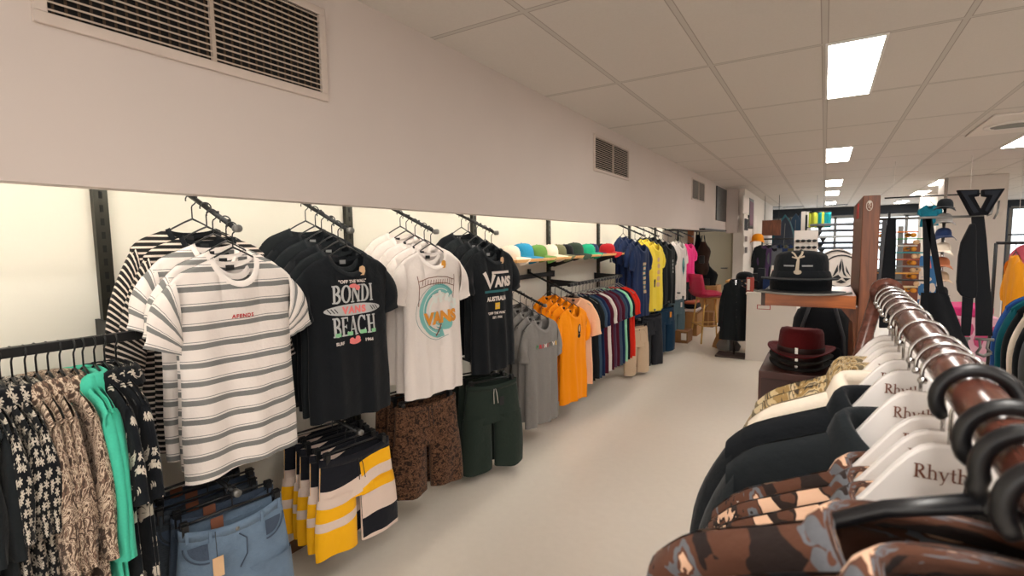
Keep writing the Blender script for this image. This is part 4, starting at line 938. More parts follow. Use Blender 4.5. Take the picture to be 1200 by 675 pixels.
facestack(7.72, .93, .2, [-1.87, -1.96], [gs], '', 'blue-grey shorts', 20, H_clip, -.098, hname='black clip hanger', names=['blue-grey shorts with white tag, front pair', 'blue-grey shorts behind the tagged front pair'])
# --- printed shirts on the left rail
def railrun(y0, dy, n, m, nm, lab, seed, coll='shirt', **kw):
    tp = Top(seed, **{**dict(hem=.225, sh=.215, thick=.018, sthick=.020, so=(.262, -.36), si=(.155, -.39), L=.80, fold=.007), **kw}); first = None; p2 = None
    for i in range(n):
        y = y0+i*dy; l = lab if n == 1 else f'{lab}, {["nearest the picture edge", "second in its run", "third in its run", "last in its run"][i if i < n-1 else 3]}'
        rz = R_(random.Random(seed*7+i).uniform(-3, 3)); x = -2.0+random.Random(seed*9+i).uniform(-.012, .012)
        if first is None: first, _ = make_top(nm, l, 'shirt', m, kind=coll, tp=tp, group=lab.split(' on ')[0]+' run', loc=(x, y, 1.1925), rz=rz)
        else: dup(first, (x, y, 1.1925), rz, l)
        dup(H_slim, (x, y, 1.3225), 0, 'black hanger of the '+l, 'black hangers on the left rail')
railrun(.32, .03, 3, M_black2, 'black_shirt', 'plain black shirt on the left rail', 101, so=(.25, -.40), si=(.15, -.42))
railrun(.405, .026, 3, M_palm, 'palm_print_shirt', 'black palm-print shirt on the left rail', 103)
railrun(.485, .0265, 4, M_floral, 'floral_shirt', 'tan floral shirt on the left rail', 105, so=(.262, -.50), si=(.165, -.53))
railrun(.595, .024, 2, M_mint, 'mint_shirt', 'mint green shirt on the left rail', 107, so=(.255, -.52), si=(.16, -.54), L=.86)
railrun(.648, .030, 3, M_skel, 'doodle_print_shirt', 'black doodle-print shirt on the left rail', 109, so=(.275, -.36), si=(.15, -.40))
# --- cap shelf
M_oak = None
def wood(name, a, b, scale=(1, 14, 14), rough=.5):
    if name in MC: return MC[name]
    t = NT(name); m = t.n('ShaderNodeMapping', i_Vector=t.coords(), i_Scale=scale); n = t.noise(m.outputs[0], 3.2, 5, 1.2); t.base(t.ramp(n, [(.3, a), (.7, b)], False)); t.b.inputs['Roughness'].default_value = rough
    t.bump(n, .06, .003); MC[name] = t.m; return t.m
M_oak = wood('light_oak', srgb(214, 152, 84), srgb(236, 190, 126), (14, 1, 14)); M_brownw = wood('brown_timber', srgb(84, 46, 28), srgb(132, 76, 44), (14, 14, 1.2), .4); M_shelfw = wood('orange_timber', srgb(124, 64, 26), srgb(176, 98, 44), (1.2, 14, 14), .35)
M_rail = wood('dark_red_rail', srgb(70, 38, 30), srgb(106, 64, 52), (20, 1.5, 20), .25)
for (y0, y1, l, x1) in ((3.22, 4.42, 'light oak wall shelf of caps beside the black logo tees', -1.95), (4.46, 5.70, 'light oak wall shelf of caps towards the navy tees', -1.98)):
    o = empty('wall_shelf', (WX+.03, (y0+y1)/2, 1.455), 0, l, 'shelf', 'oak cap shelves'); w = (y1-y0)/2
    MB().span((0, -w, 0), (x1-WX-.03, w, .022)).build('board', M_oak, o, False, bevel=.002)
    for s in (-1, 1): MB().prism([(0, -.09), (.02, -.09), (x1-WX-.09, -.015), (x1-WX-.09, 0), (0, 0)], s*(w-.03)-.003, s*(w-.03)+.003, 'y').build('bracket', M_steel, o, False)
cw = mat('cap_white', srgb(226, 214, 196), .9); hatspec = [(596, 296, 'white', M_creamc, 'white cap with dark underside beside the bright blue cap', None), (611, 295, 'blue', cloth('sky_blue', srgb(46, 142, 186)), 'bright blue cap on the oak shelf', None), (629, 296, 'green', cloth('grass_green', srgb(104, 146, 72)), 'grass green cap on the oak shelf', None), (643, 295, 'white', M_creamc, 'white cap right of the grass green cap', None), (652, 294, 'olive', cloth('olive_grey', srgb(112, 112, 84)), 'olive grey cap behind the white cap', None), (661, 294, 'black', M_black, 'black cap with pale side between olive and dark green caps', None), (672, 294, 'dark', cloth('bottle_green', srgb(52, 66, 56)), 'large dark green cap in the middle of the shelf', None), (687, 293, 'teal', cloth('teal_green', srgb(36, 168, 128)), 'small teal green cap with white badge', M_print['white']), (692, 292, 'navy', M_navy, 'navy cap behind the teal green cap', None), (702, 292, 'black', M_black2, 'black cap next to the navy cap', None), (711, 293, 'red', cloth('cap_red', srgb(176, 34, 40)), 'red cap at the far end of the shelf', None)]
for i, (px, py, c, m, l, e) in enumerate(hatspec):
    X = -2.10 if i % 2 == 0 else -2.14
    if i in (8, 9): X = -2.2
    p = at(px, py, X=X); y = p.y
    k = make_cap('baseball_cap', l, m, M_hblack if i in (9,) else None, 'caps on the oak shelf', h=.125 if i in (1, 6) else .11, r=.092 if i in (1, 6) else .084, emblem=e, loc=(X, y, 1.477), rz=R_(90+38+random.Random(i).uniform(-12, 12)))
MB_ = MB().span((0, -.02, 0), (.006, .02, .04)).build('price_card', M_hblack, None, False); MB_.location = (-1.985, 5.25, 1.38); tag(MB_, 'tiny black price card under the cap shelf', 'price card')
# ------------------------------------------------------------------ timber rack in front on the right
RX = .1195
def rz_(y): return 1.4565+(y-.583)*.0325
rk = empty('garment_rack', (RX, 1.36, 0), 0, 'dark timber garment rack of branded white hangers in the right foreground', 'clothes rack')
mb = MB().tube([(0, y-1.36, rz_(y)) for y in (-.1, .3, .7, 1.0, 1.38)], .0195, 24); mb.build('rail', M_rail, rk)
MB().tube([(0, .004, rz_(1.36)), (0, .035, rz_(1.36)+.001)], [.031, .029], 24).build('end_disc', M_rail, rk)
for y in (1.385, -.12):
    for sd in (-1, 1): MB().tube([(sd*.012, y-1.36, rz_(y)+.004), (sd*.30, y-1.36, 0)], .014, 14).build('leg', M_rail, rk)
WH = white_hanger('wooden_hanger', 'white lacquered hanger with brown script word, nearest white one on the rack', 'white hangers on the timber rack')
WY = [.68, .72, .77, .875, .99, 1.06, 1.12, 1.17, 1.22, 1.27]
carry = ['reversed camo', 'second brown camo', 'third brown camo', 'nearer black', 'farther black', 'cream', 'nearer olive feather-print', 'farther olive feather-print', None, None]
for i, y in enumerate(WY):
    c = carry[i]; lab = (f'white hanger with brown printed word carrying the {c} shirt' if c else 'bare white hanger, '+['last but one', 'last'][i-8]+' towards the far end of the timber rack')
    loc = (RX, y, rz_(y)+.0216)
    if i == 0: WH.location = loc; WH['label'] = lab; WH.rotation_euler = (0, 0, R_(2))
    else: dup(WH, loc, R_([0, -2, 1, 2, -1, 1, 0, -2, 1, 0][i]), lab)
BK = dict(cap=.019, sh=.235, hem=.25, neck=.083, drop=.07, slope=.45, thick=.045, sthick=.05, so=(.30, -.42), si=(.17, -.46), L=.78, fold=.009)
def rackshirt(i, nm, lab, m, seed, dz=-.157, ch=.030, cf=.05, **kw):
    y = WY[i]; o, t = make_top(nm, lab, 'shirt', m, kind='shirt', tp=Top(seed, **{**BK, **kw}), chgt=ch, cfall=cf, group='shirts on the timber rack', loc=(RX, y, rz_(y)+.0216+dz), rz=R_([0, -2, 1, 2, -1, 1, 0, -2, 1, 0][i])); return o
rackshirt(0, 'camo_shirt', 'brown camo shirt with salmon collar on the nearest white hanger', M_camo2, 201, -.179, .016, .042, sh=.248, slope=.5, thick=.028, sthick=.03)
rackshirt(1, 'camo_shirt', 'brown camo shirt with pale salmon patches on the second white hanger', M_camo2, 202, -.179, .016, .042, sh=.248, slope=.5, thick=.03, sthick=.03)
rackshirt(2, 'camo_shirt', 'rust-brown camo shirt with grey collar on the third white hanger', M_camo, 203, -.179, .016, .042, sh=.248, slope=.5, thick=.04, sthick=.035)
rackshirt(3, 'black_shirt', 'black shirt on the timber rack just behind the camo shirts', M_black2, 204, -.165, sh=.245, slope=.42, thick=.05, sthick=.045)
rackshirt(4, 'black_shirt', 'wide black shirt on the timber rack in front of the cream one', M_black, 205, -.165, sh=.265, slope=.43, so=(.34, -.42), si=(.2, -.46), thick=.06, sthick=.055)
rackshirt(5, 'cream_shirt', 'cream shirt on the timber rack between black and olive shirts', M_creamc, 206, thick=.03, sthick=.03)
rackshirt(6, 'olive_shirt', 'olive feather-print shirt directly behind the cream shirt', M_olive, 207, thick=.03, sthick=.03)
rackshirt(7, 'olive_shirt', 'olive feather-print shirt farthest along the timber rack', M_olive, 208, thick=.04, sthick=.04)
for y, dr, rz, lab in ((.586, .13, 3, 'thick black hanger hook over the dark rail, farthest of the three'), (.482, .122, -2, 'thick black hanger hook over the dark rail, middle of the three')):
    h = black_hanger('black_plastic_hanger', lab, 'black plastic hangers on the timber rack', 1, dr); h.location = (RX, y, rz_(y)+.0195+.0068); h.rotation_euler = (0, 0, R_(rz))
y = .43; h = bent_hanger('black_plastic_hanger', 'thick black hanger nearest the camera holding the big camo shirt', 'black plastic hangers on the timber rack'); h.location = (RX, y, rz_(y)+.0263); h.rotation_euler = (0, 0, R_(-6))
NB = dict(BK, drop=.09, sh=.222, thick=.05, sthick=.05)
make_top('camo_shirt', 'large brown and grey camo shirt on the nearest black hanger', 'shirt', M_camo, kind='shirt', tp=Top(211, **NB), chgt=.012, cfall=.045, group='shirts on the timber rack', loc=(RX-.026, y, rz_(y)-.064), rz=R_(-6))
y = .378; make_top('camo_shirt', 'brown and grey camo shirt at the bottom picture edge, closest to the camera', 'shirt', M_camo, kind='shirt', tp=Top(212, **NB), chgt=.014, cfall=.042, group='shirts on the timber rack', loc=(RX, y, rz_(y)-.062), rz=R_(-3))
h = black_hanger('black_plastic_hanger', 'black hanger inside the camo shirt at the bottom picture edge', 'black plastic hangers on the timber rack', 1, .085); h.location = (RX, .378, rz_(.378)+.0263); h.rotation_euler = (0, 0, R_(-3))
# ------------------------------------------------------------------ timber display panel with shelf, rod and hanging straps
PY = 1.92
x0, x1 = at(1008.3, 300, Y=PY).x, at(1029, 300, Y=PY).x; zt = at(1018, 229, Y=PY).z
dp_ = empty('display_stand', ((x0+x1)/2, PY+.3, 0), 0, 'tall brown timber display panel with a shelf of black caps', 'display stand'); hx = (x1-x0)/2
MB().span((-hx, -.3, 0), (hx, .28, zt)).build('panel', M_brownw, dp_, False, bevel=.003)
s0, s1 = at(893.5, 350, Y=PY-.04).x, at(1003.5, 350, Y=PY-.04).x; sz1 = at(950, 345, Y=PY-.04).z; sz0 = at(950, 360, Y=PY-.04).z; cx_, cy_ = dp_.location.x, dp_.location.y
MB().span((s0-cx_, PY-.04-cy_, sz0), (s1-cx_, PY+.32-cy_, sz1)).build('shelf', M_shelfw, dp_, False, bevel=.002)
MB().span((s0-cx_-.004, PY-.042-cy_, sz0-.001), (s0-cx_+.008, PY+.322-cy_, sz1+.001)).build('shelf_end', mat('dark_end_grain', srgb(58, 40, 32), .6), dp_, False)
MB().prism([(-hx, sz0), (-hx-.05, sz0), (-hx-.012, sz0-.05), (-hx, sz0-.2)], -.28, -.22, 'y').build('shelf_bracket', M_brownw, dp_, False)
b = at(999.5, 253, X=x0); MB().box((-hx-.001, b.y-cy_ if abs(b.y-cy_) < .26 else -.05, b.z), (.004, .10, .05)).build('red_sticker', mat('red_sticker', srgb(196, 40, 34), .5), dp_, False)
e = at(1019, 241, Y=PY); mb = MB(); put_polys(mb, [[a, b_, c, d] for a, b_, c, d in zip(*(lambda o, i: (o, o[1:]+o[:1], i[1:]+i[:1], i))(arc(0, 0, .0085, .016, 0, 351, 26), arc(0, 0, .0068, .0142, 0, 351, 26)))]+ell(0, .010, .004, .004, 10)+stroke([(-.004, .001), (0, .006), (.004, .001), (-.003, -.004), (.004, -.009)], .0018), lambda x, z: (e.x-cx_+x, -.3025, e.z+z)); mb.build('round_emblem', mat('pale_ink', srgb(186, 172, 156), .6), dp_, False)
# caps on the shelf
cxy = at(938, 335, Y=2.03)
c1 = make_cap('flat_peak_cap', 'black flat-peaked cap at the bottom of the pair on the timber shelf', M_black, mat('cap_peak_grey', srgb(44, 44, 46), .8), 'black caps on the timber shelf', True, .085, .092, loc=(cxy.x, 2.0, sz1-.003), rz=R_(4)); c1.scale = (1.08, 1, 1)
MB().tube([(.93*.165*1.0*sin(-1.0+2*i/16)*1.0, -1.1*(.092+.079*cos((-1.0+2*i/16)*.85))*cos(-1.0+2*i/16)-.0, .0075) for i in range(17)], .0035, 6).build('peak_piping', mat('piping_grey', srgb(120, 116, 110), .7), c1)
c2 = make_cap('flat_peak_cap', 'black cap with white palm emblem on top of the timber shelf', M_black, None, 'black caps on the timber shelf', True, .098, .088, loc=(cxy.x, 2.005, sz1+.040), rz=R_(-3))
def onc(x, z): return (x, -.090*1.12*sqrt(max(.05, 1-(x/.084)**2))*(1-.35*max(0, (z-.05)/.08)**2)-.004, z)
plate(shift(stroke([(-.002, -.03), (0, 0), (.001, .012)], [.011, .009, .006])+stroke([(0, .01), (-.012, .028), (-.020, .034)], .005)+stroke([(0, .012), (.010, .026), (.012, .036)], .006)+stroke([(0, .014), (.018, .020)], .005)+stroke([(0, .012), (-.018, .018)], .004)+ell(0, -.032, .012, .008, 10), 0, .062), 'palm_emblem', mat('emblem_silver', srgb(176, 160, 140), .5), c2, onc)
plate(rect(-.042, .048, -.010, .053)+rect(.012, .048, .042, .053), 'grey_bar', M_print['grey'], c2, onc)
# rod with a V piece
ra, rb = at(1029, 257, Y=2.3), at(1153, 253, Y=2.3)
rod = empty('display_rod', ra, 0, 'thin metal rod reaching right from the timber panel carrying black straps', 'rod')
MB().tube([(-.01, 0, 0), rb-ra], .0045, 10).build('rod', M_dull, rod)
MB().tube([rb-ra+Vector((.004, -.015, .0)), rb-ra+Vector((.014, -.016, .004)), rb-ra+Vector((.020, -.016, .045)), rb-ra+Vector((.032, -.016, .048)), rb-ra+Vector((.030, -.016, .01)), rb-ra+Vector((.022, -.016, -.012))], .003, 8).build('snap_hook', M_dull, rod)
def onY(px, py, Y, o): p = at(px, py, Y=Y); return (p.x-o.x, p.z-o.z)
vo = at(1149, 238, Y=2.28); v = empty('letter_sign', vo, 0, 'black V-shaped emblem with split top arms above the black straps', 'sign')
L_ = [(1121, 223), (1147, 222.5), (1147, 230), (1141, 231), (1149, 246), (1150, 252), (1137, 253)]; L2 = [(1150, 222.5), (1177, 221), (1157, 252), (1150, 252), (1149, 246), (1157, 231), (1150, 230)]
for q in (L_, L2): MB().prism([onY(a, b, 2.28, vo) for a, b in q], -.012, .012, 'y').build('half', mat('black_rubber', srgb(20, 21, 25), .9, spec=.1), v, False, bevel=.002)
for q in ([(1125, 224.5), (1144, 224), (1144, 227.5), (1133, 229), (1146, 249), (1140, 250)], [(1153, 224), (1172, 223), (1156, 248), (1153, 247), (1162, 229), (1153, 228)]): MB().prism([onY(a, b, 2.28, vo) for a, b in q], -.0145, -.011, 'y').build('inset', mat('black_inset', srgb(40, 43, 50), .9, spec=.1), v, False)
M_web = cloth('black_webbing', srgb(27, 29, 33))
def strap(mb, pts, Y, o, th=.006):
    """ribbon of real thickness along pixel edges (left, right, y)"""
    n = len(pts); lf = [onY(a, y, Y, o) for a, b, y in pts]; rt = [onY(b, y, Y, o) for a, b, y in pts]
    mb.prism(lf+rt[::-1], -th, th, 'y')
so = at(1040, 257, Y=2.3); st = empty('shoulder_strap', so, 0, 'black padded strap hanging next to the timber panel', 'strap', 'straps on the rod')
mb = MB(); strap(mb, [(1040, 1050, 255), (1037, 1050, 285), (1033, 1049, 320), (1031, 1047, 350), (1030, 1046, 384)], 2.3, so, .009); mb.build('webbing', M_web, st, bevel=.003, smooth=False)
mb = MB(); strap(mb, [(1034, 1039, 258), (1031, 1036, 290), (1029, 1033, 330)], 2.31, so, .004); mb.build('edge_tape', mat('strap_edge', srgb(70, 72, 76), .6), st, False)
to = at(1120, 255, Y=2.32); tt = empty('tote_bag', to, 0, 'large black tote bag hanging by two straps from the rod', 'bag')
for q in ([(1081, 1091, 255), (1082, 1090, 300), (1083, 1089, 350)], [(1084, 1092, 255), (1092, 1100, 300), (1101, 1108, 350)]):
    mb = MB(); strap(mb, q, 2.32, to, .003); mb.build('strap', M_web, tt, False)
P = []
for (l, r_, y, d) in ((1079, 1110, 343, .012), (1078, 1118, 360, .03), (1077, 1128, 385, .05), (1076, 1142, 415, .06), (1078, 1160, 455, .065), (1080, 1175, 520, .06), (1082, 1176, 600, .05), (1084, 1174, 640, .02)):
    a, c = onY(l, y, 2.32, to), onY(r_, y, 2.32, to); n = 24; P.append([((a[0]+c[0])/2+(c[0]-a[0])/2*cos(2*pi*k/n), d*sin(2*pi*k/n)+.006*sin(5*2*pi*k/n), a[1]) for k in range(n+1)])
mb = MB(); mb.grid(P); mb.build('body', M_web, tt)
ho = at(1150, 256, Y=2.3); hs = empty('padded_strap', ho, 0, 'wide black strap with pad and metal buckles below the V emblem', 'strap', 'straps on the rod')
mb = MB(); strap(mb, [(1139, 1154, 253), (1141, 1157, 280), (1143, 1160, 320), (1144, 1163, 360), (1144, 1164, 394)], 2.29, ho, .004); mb.build('front_webbing', M_web, hs, False)
mb = MB(); strap(mb, [(1136, 1142, 262), (1131, 1143, 272), (1125, 1143, 284), (1122, 1143, 300), (1120, 1144, 330), (1121, 1144, 340), (1126, 1143, 347), (1134, 1142, 349)], 2.31, ho, .012); mb.build('pad', M_web, hs, False, bevel=.006)
mb = MB(); strap(mb, [(1127, 1140, 345), (1126, 1138, 370), (1125, 1136, 393)], 2.31, ho, .004); mb.build('back_webbing', M_web, hs, False)
for l, r_, y, Y in ((1124, 1137, 396, 2.31), (1143, 1165, 397, 2.29)):
    a, c = onY(l, y, Y, ho), onY(r_, y, Y, ho); cx = (a[0]+c[0])/2; w = (c[0]-a[0])/2; mb = MB()
    mb.tube([(cx-w, Y-ho.y, a[1]), (cx+w, Y-ho.y, a[1])], .005, 8); mb.tube([(cx-w*.55, Y-ho.y, a[1]), (cx-w*.4, Y-ho.y, a[1]-.03), (cx-w*.8, Y-ho.y, a[1]-.05)], .004, 8); mb.tube([(cx+w*.45, Y-ho.y, a[1]), (cx+w*.3, Y-ho.y, a[1]-.03), (cx+w*.8, Y-ho.y, a[1]-.045)], .004, 8)
    mb.tube([(cx-w*.8, Y-ho.y, a[1]-.05), (cx, Y-ho.y, a[1]-.058), (cx+w*.8, Y-ho.y, a[1]-.045)], .0055, 8); mb.build('buckle', M_dull, hs)
# black holdall on a plinth behind the rack
pl = at(1180, 470, Y=1.75); ph = 1.02
o = empty('display_plinth', (.56, 1.86, 0), 0, 'dark plinth behind the timber rack carrying a black holdall', 'plinth'); MB().span((-.17, -.16, 0), (.25, .2, ph)).build('block', M_brownw, o, False, bevel=.004)
ob = empty('holdall', (.60, 1.86, ph), 0, 'black fabric holdall slumped behind the foreground rack', 'bag'); mb = MB()
P = []
for i in range(13):
    t = i/12; x = -.21+.42*t; w = (1-(2*t-1)**4)**.5; row = []
    for k in range(21):
        a = 2*pi*k/20; row.append((x, .13*w*cos(a), max(0, .10+.10*w*sin(a)*(1+.08*sin(9*x)))))
    P.append(row)
mb.grid(P); mb.build('body', M_web, ob); MB().tube([(-.09, -.05, .19), (-.07, -.06, .235), (.0, -.07, .245), (.07, -.06, .235), (.09, -.05, .19)], .008, 8).build('handle', M_web, ob)
# ------------------------------------------------------------------ felt hats on a box
hY = 2.5; hp = at(938, 421, Y=hY); bl = at(889, 434, Y=hY-.18)
bx_ = empty('wooden_box', (bl.x+.2, hY, 0), 0, 'dark reddish wooden box under the stack of felt hats', 'box'); MB().span((-.2, -.18, 0), (.2, .24, bl.z)).build('carcass', mat('mahogany', srgb(74, 38, 32), .45, noise=.2), bx_, False, bevel=.004)
MB().span((-.19, -.184, bl.z-.3), (.19, -.178, bl.z-.03)).build('front_panel', mat('mahogany_dark', srgb(58, 30, 26), .5, noise=.2), bx_, False)
def felt_hat(lab, m, band, z, sc=1, buckle=True):
    o = empty('felt_hat', (hp.x, hY, z), R_(-6), lab, 'hat', 'felt hats on the box')
    def brim(p):
        a = math.atan2(p.y, p.x); r_ = sqrt(p.x**2+p.y**2); k = sst(.085, .135, r_); return Vector((p.x, p.y*1.12, p.z+k*(.022*abs(cos(a))**2-.012*max(0, -sin(a)))))
    MB().lathe([(.075, .002), (.10, .001), (.115, .004), (.122, .007), (.121, .010), (.112, .008), (.09, .006), (.078, .008)], 40, fn=brim).build('brim', m, o)
    def cr(p):
        a = math.atan2(p.y, p.x); r_ = sqrt(p.x**2+p.y**2); t = p.z/.11
        pin = 1-.05*t**2*max(0, -sin(a))**.6*abs(cos(a))**.5*2; zz = p.z - (.012*exp(-(p.x/.035)**2) if t > .9 and r_ < .075 else 0)+(.008*sin(-a) if t > .8 else 0)
        return Vector((p.x*pin, p.y*1.14, zz))
    MB().lathe([(.084, .004), (.083, .03), (.081, .06), (.079, .082), (.073, .096), (.055, .102), (.03, .101), (.001, .100)], 40, fn=cr).build('crown', m, o)
    bn = MB().lathe([(.0845, .006), (.0855, .008), (.0850, .026), (.0838, .028)], 40, fn=lambda p: Vector((p.x, p.y*1.14, p.z))).build('band', band, o)
    if buckle: MB().span((-.008, -.103, .006), (.006, -.098, .034)).build('buckle', M_chrome, bn, False, bevel=.002)
    o.scale = (sc, sc, sc); return o
mfr = cloth('red_felt', srgb(96, 26, 30)); mfb = cloth('dark_olive_felt', srgb(46, 42, 36)); mfk = cloth('dark_brown_felt', srgb(34, 28, 26)); mband = mat('dark_leather', srgb(48, 26, 24), .5)
z = bl.z+.001
felt_hat('dark brown felt hat at the bottom of the hat stack', mfk, mband, z, 1.0); felt_hat('dark olive felt hat under the red fedora', mfb, mband, z+.028, 1.0); felt_hat('dark red felt fedora with leather band on top of the stack', mfr, mband, z+.06, 1.06)
# ------------------------------------------------------------------ the back of the shop
def box3(name, lab, cat, px0, px1, pyt, Y, depth, m, z0=0, group=None, bevel=.004, part='carcass', pyb=None):
    """a block standing at depth Y whose front spans two sight lines"""
    a, b = at(px0, pyt, Y=Y), at(px1, pyt, Y=Y); zt = (a.z+b.z)/2
    if pyb is not None: z0 = at((px0+px1)/2, pyb, Y=Y).z
    o = empty(name, ((a.x+b.x)/2, Y+depth/2, z0), 0, lab, cat, group); h = abs(b.x-a.x)/2
    MB().span((-h, -depth/2, 0), (h, depth/2, zt-z0)).build(part, m, o, False, bevel=bevel); return o, h, zt-z0, depth/2
M_card = mat('cardboard', srgb(172, 128, 80), .85, noise=.1); M_cardd = mat('dark_cardboard', srgb(140, 98, 58), .85, noise=.1); M_gold = mat('brass_legs', srgb(206, 166, 92), .35, metal=.6, noise=0)
M_mag = mat('magenta_vinyl', srgb(188, 24, 70), .4, noise=.05)
# white counter
cn, h, zt, dd = box3('counter', 'white counter block at the end of the aisle', 'counter', 875, 934, 346, 7.3, 1.1, W_white)
MB().span((-h-.01, -dd-.012, zt), (h+.01, dd+.01, zt+.025)).build('top', W_white, cn, False, bevel=.003)
p = at(895, 360, Y=7.29); MB().span((p.x-cn.location.x-.08, -dd-.006, p.z-.03), (p.x-cn.location.x+.08, -dd-.001, p.z+.03)).build('red_edged_notice', mat('notice_red', srgb(168, 52, 54), .6), cn, False)
MB().span((p.x-cn.location.x-.07, -dd-.008, p.z-.022), (p.x-cn.location.x+.07, -dd-.005, p.z+.022)).build('notice_paper', W_white, cn, False)
z = zt+.0255
def onctr(px, w, hh, dp, nm, lab, cat, m, Y=7.6, group=None, parts=None):
    p = at(px, 340, Y=Y); o = empty(nm, (p.x, Y, z), 0, lab, cat, group); MB().span((-w, -dp, 0), (w, dp, hh)).build('body', m, o, False, bevel=.004); return o
o = onctr(879, .045, .19, .03, 'sign_stand', 'narrow red and cream sign standing on the white counter edge', 'sign', mat('sign_red', srgb(160, 62, 52), .5), 7.45)
MB().span((-.035, -.034, .02), (.0, -.029, .17)).build('cream_stripe', W_white, o, False)
o = onctr(906, .07, .34, .02, 'framed_print', 'small red and white framed print leaning on the counter', 'picture', W_white, 7.7); MB().span((-.05, -.026, .06), (.03, -.019, .28)).build('red_picture', mat('sign_red2', srgb(176, 74, 62), .5), o, False); o.rotation_euler = (-.15, .12, 0)
for k, (px, hh, w, m, l) in enumerate(((886, .22, .05, M_hblack, 'black display box on the counter beside the red sign'), (892, .30, .045, M_char, 'tall dark bottle-shaped stand on the counter'), (899, .16, .05, M_navy, 'small navy box on the counter in front of the print'), (915, .12, .06, M_mauve, 'low mauve box on the counter behind the caps'))): onctr(px, w, hh, .06, 'display_box', l, 'box', m, 7.9-.1*k, 'small goods on the counter')
# black plinth with the round stone sign
o, h, zt, dd = box3('sign_plinth', 'black plinth below the round white emblem sign', 'plinth', 938, 1012, 352, 5.0, .6, M_hblack)
for q in (-1, 1): MB().span((q*h*.5-h*.42, -dd-.006, .1), (q*h*.5+h*.42, -dd-.001, zt-.08)).build('front_panel', M_char, o, False, bevel=.003)
c = at(986, 318, Y=5.05); rr = (at(986, 297, Y=5.05).z-at(986, 339, Y=5.05).z)/2
def stone(lab, c, rr, ry=0):
    o = empty('round_sign', c, ry, lab, 'sign', 'round emblem signs')
    def disc(r0, r1, y0, m, nm): MB().lathe([(r0, y0-.002), (r1, y0-.002), (r1, y0+.010), (r0, y0+.010)] if r0 else [(.0005, y0-.002), (r1, y0-.002), (r1, y0+.012), (.0005, y0+.012)], 40, fn=lambda p: Vector((p.x, p.z, p.y))).build(nm, m, o, False, fix=True)
    disc(0, rr, .004, mat('sign_white', srgb(216, 206, 198), .5), 'board'); disc(rr*.86, rr*.93, -.002, M_hblack, 'ring')
    k = rr; q = [[(.0, .80), (.10, .35), (.16, -.05), (.30, -.34), (.12, -.22), (.04, .05)], [(-.02, .80), (-.0, .2), (-.10, -.12), (-.14, .30)], [(-.20, .42), (-.17, .02), (-.34, -.24), (-.46, -.34)], [(.20, .36), (.24, .0), (.50, -.34), (.40, -.12)], [(-.50, -.42), (-.16, -.20), (.02, -.40), (-.22, -.56)], [(.08, -.38), (.26, -.40), (.50, -.42), (.24, -.58)], [(-.26, -.66), (0, -.50), (.26, -.66), (0, -.74)]]
    plate([[(x*k*.92, y*k*.92) for x, y in p] for p in q], 'stone_facets', M_hblack, o, lambda x, y: (x, -.006, y)); return o
stone('round white sign with black faceted stone emblem beside the timber panel', c, rr); c2 = at(981, 312, Y=5.3); stone('second round emblem sign half hidden behind the first', c2, rr*1.02)
MB_ = empty('sign_pedestal', (c.x, 5.15, zt), 0, 'black base under the round emblem sign', 'base'); MB().span((-.12, -.09, 0), (.16, .16, max(.01, c.z-rr-zt+.01))).build('block', M_hblack, MB_, False, bevel=.004)
# backpack hanging under the shelf
bp = at(962, 395, Y=2.75); o = empty('backpack', bp, 0, 'black backpack hanging below the shelf of caps', 'bag'); P = []
for i in range(11):
    t = i/10; z_ = .17-.42*t; w = .115*(1-(abs(2*t-1))**5)**.5+.008; P.append([(w*cos(2*pi*k/24)*(1 if abs(cos(2*pi*k/24)) < .8 else .97), .07*w/.12*sin(2*pi*k/24), z_) for k in range(25)])
mb = MB(); mb.grid(P); mb.build('body', M_web, o); MB().span((-.08, -.085, -.2), (.08, -.055, -.03)).build('pocket', M_web, o, False, bevel=.015); MB().tube([(-.03, 0, .165), (-.02, 0, .21), (.02, 0, .21), (.03, 0, .165)], .006, 8).build('loop', M_web, o)
for sd in (-1, 1): MB().tube([(sd*.05, -.06, .15), (sd*.085, -.08, .02), (sd*.09, -.075, -.12)], .008, 6).build('strap', mat('strap_edge2', srgb(44, 46, 52), .7), o)
# ---- alcove corner: stool, boxes, bags, coat stand
st = empty('bar_stool', at(831, 400, Z=0)*1, R_(35), 'magenta upholstered bar stool with brass legs', 'stool'); st.location.z = 0; Ys = st.location.y
zs = at(835, 346, Y=Ys).z; zb = at(825, 322, Y=Ys).z
P = []
for i in range(15):
    t = i/14
    if t < .5: x = .24-.46*t/.5*.95; z_ = zs+.02*sin(t*6)
    else: a = (t-.5)/.5; x = -.20-.05*a; z_ = zs+.02+(zb-zs)*a
    w = .235*(1-.12*abs(2*t-1)**2); P.append([(x+(.03*(k/8-1)**2 if t > .5 else 0), w*(k/8-1), z_+.045*abs(k/8-1)**2.5*(1 if t < .55 else .0)) for k in range(17)])
mb = MB(); mb.grid(P); sh = mb.build('seat_shell', M_mag, st); md = sh.modifiers.new('thick', 'SOLIDIFY'); md.thickness = .05; md.offset = -1
for sx in (-1, 1):
    for sy in (-1, 1): MB().tube([(sx*.15, sy*.15, zs-.03), (sx*.22, sy*.20, 0)], .013, 8).build('leg', M_gold, st)
q = .20; MB().tube([(-q, -q, .28), (q, -q, .28), (q, q, .28), (-q, q, .28)], .010, 8, closed=True).build('foot_ring', M_gold, st); MB().tube([(-.14, -.14, zs-.035), (.14, -.14, zs-.035), (.14, .14, zs-.035), (-.14, .14, zs-.035)], .011, 8, closed=True).build('seat_ring', M_gold, st)
o, h, zt, dd = box3('cardboard_box', 'tall cardboard box open at the top beside the blue-grey shorts', 'box', 800, 817, 366, 8.75, .45, M_card, 0, 'cardboard boxes in the alcove')
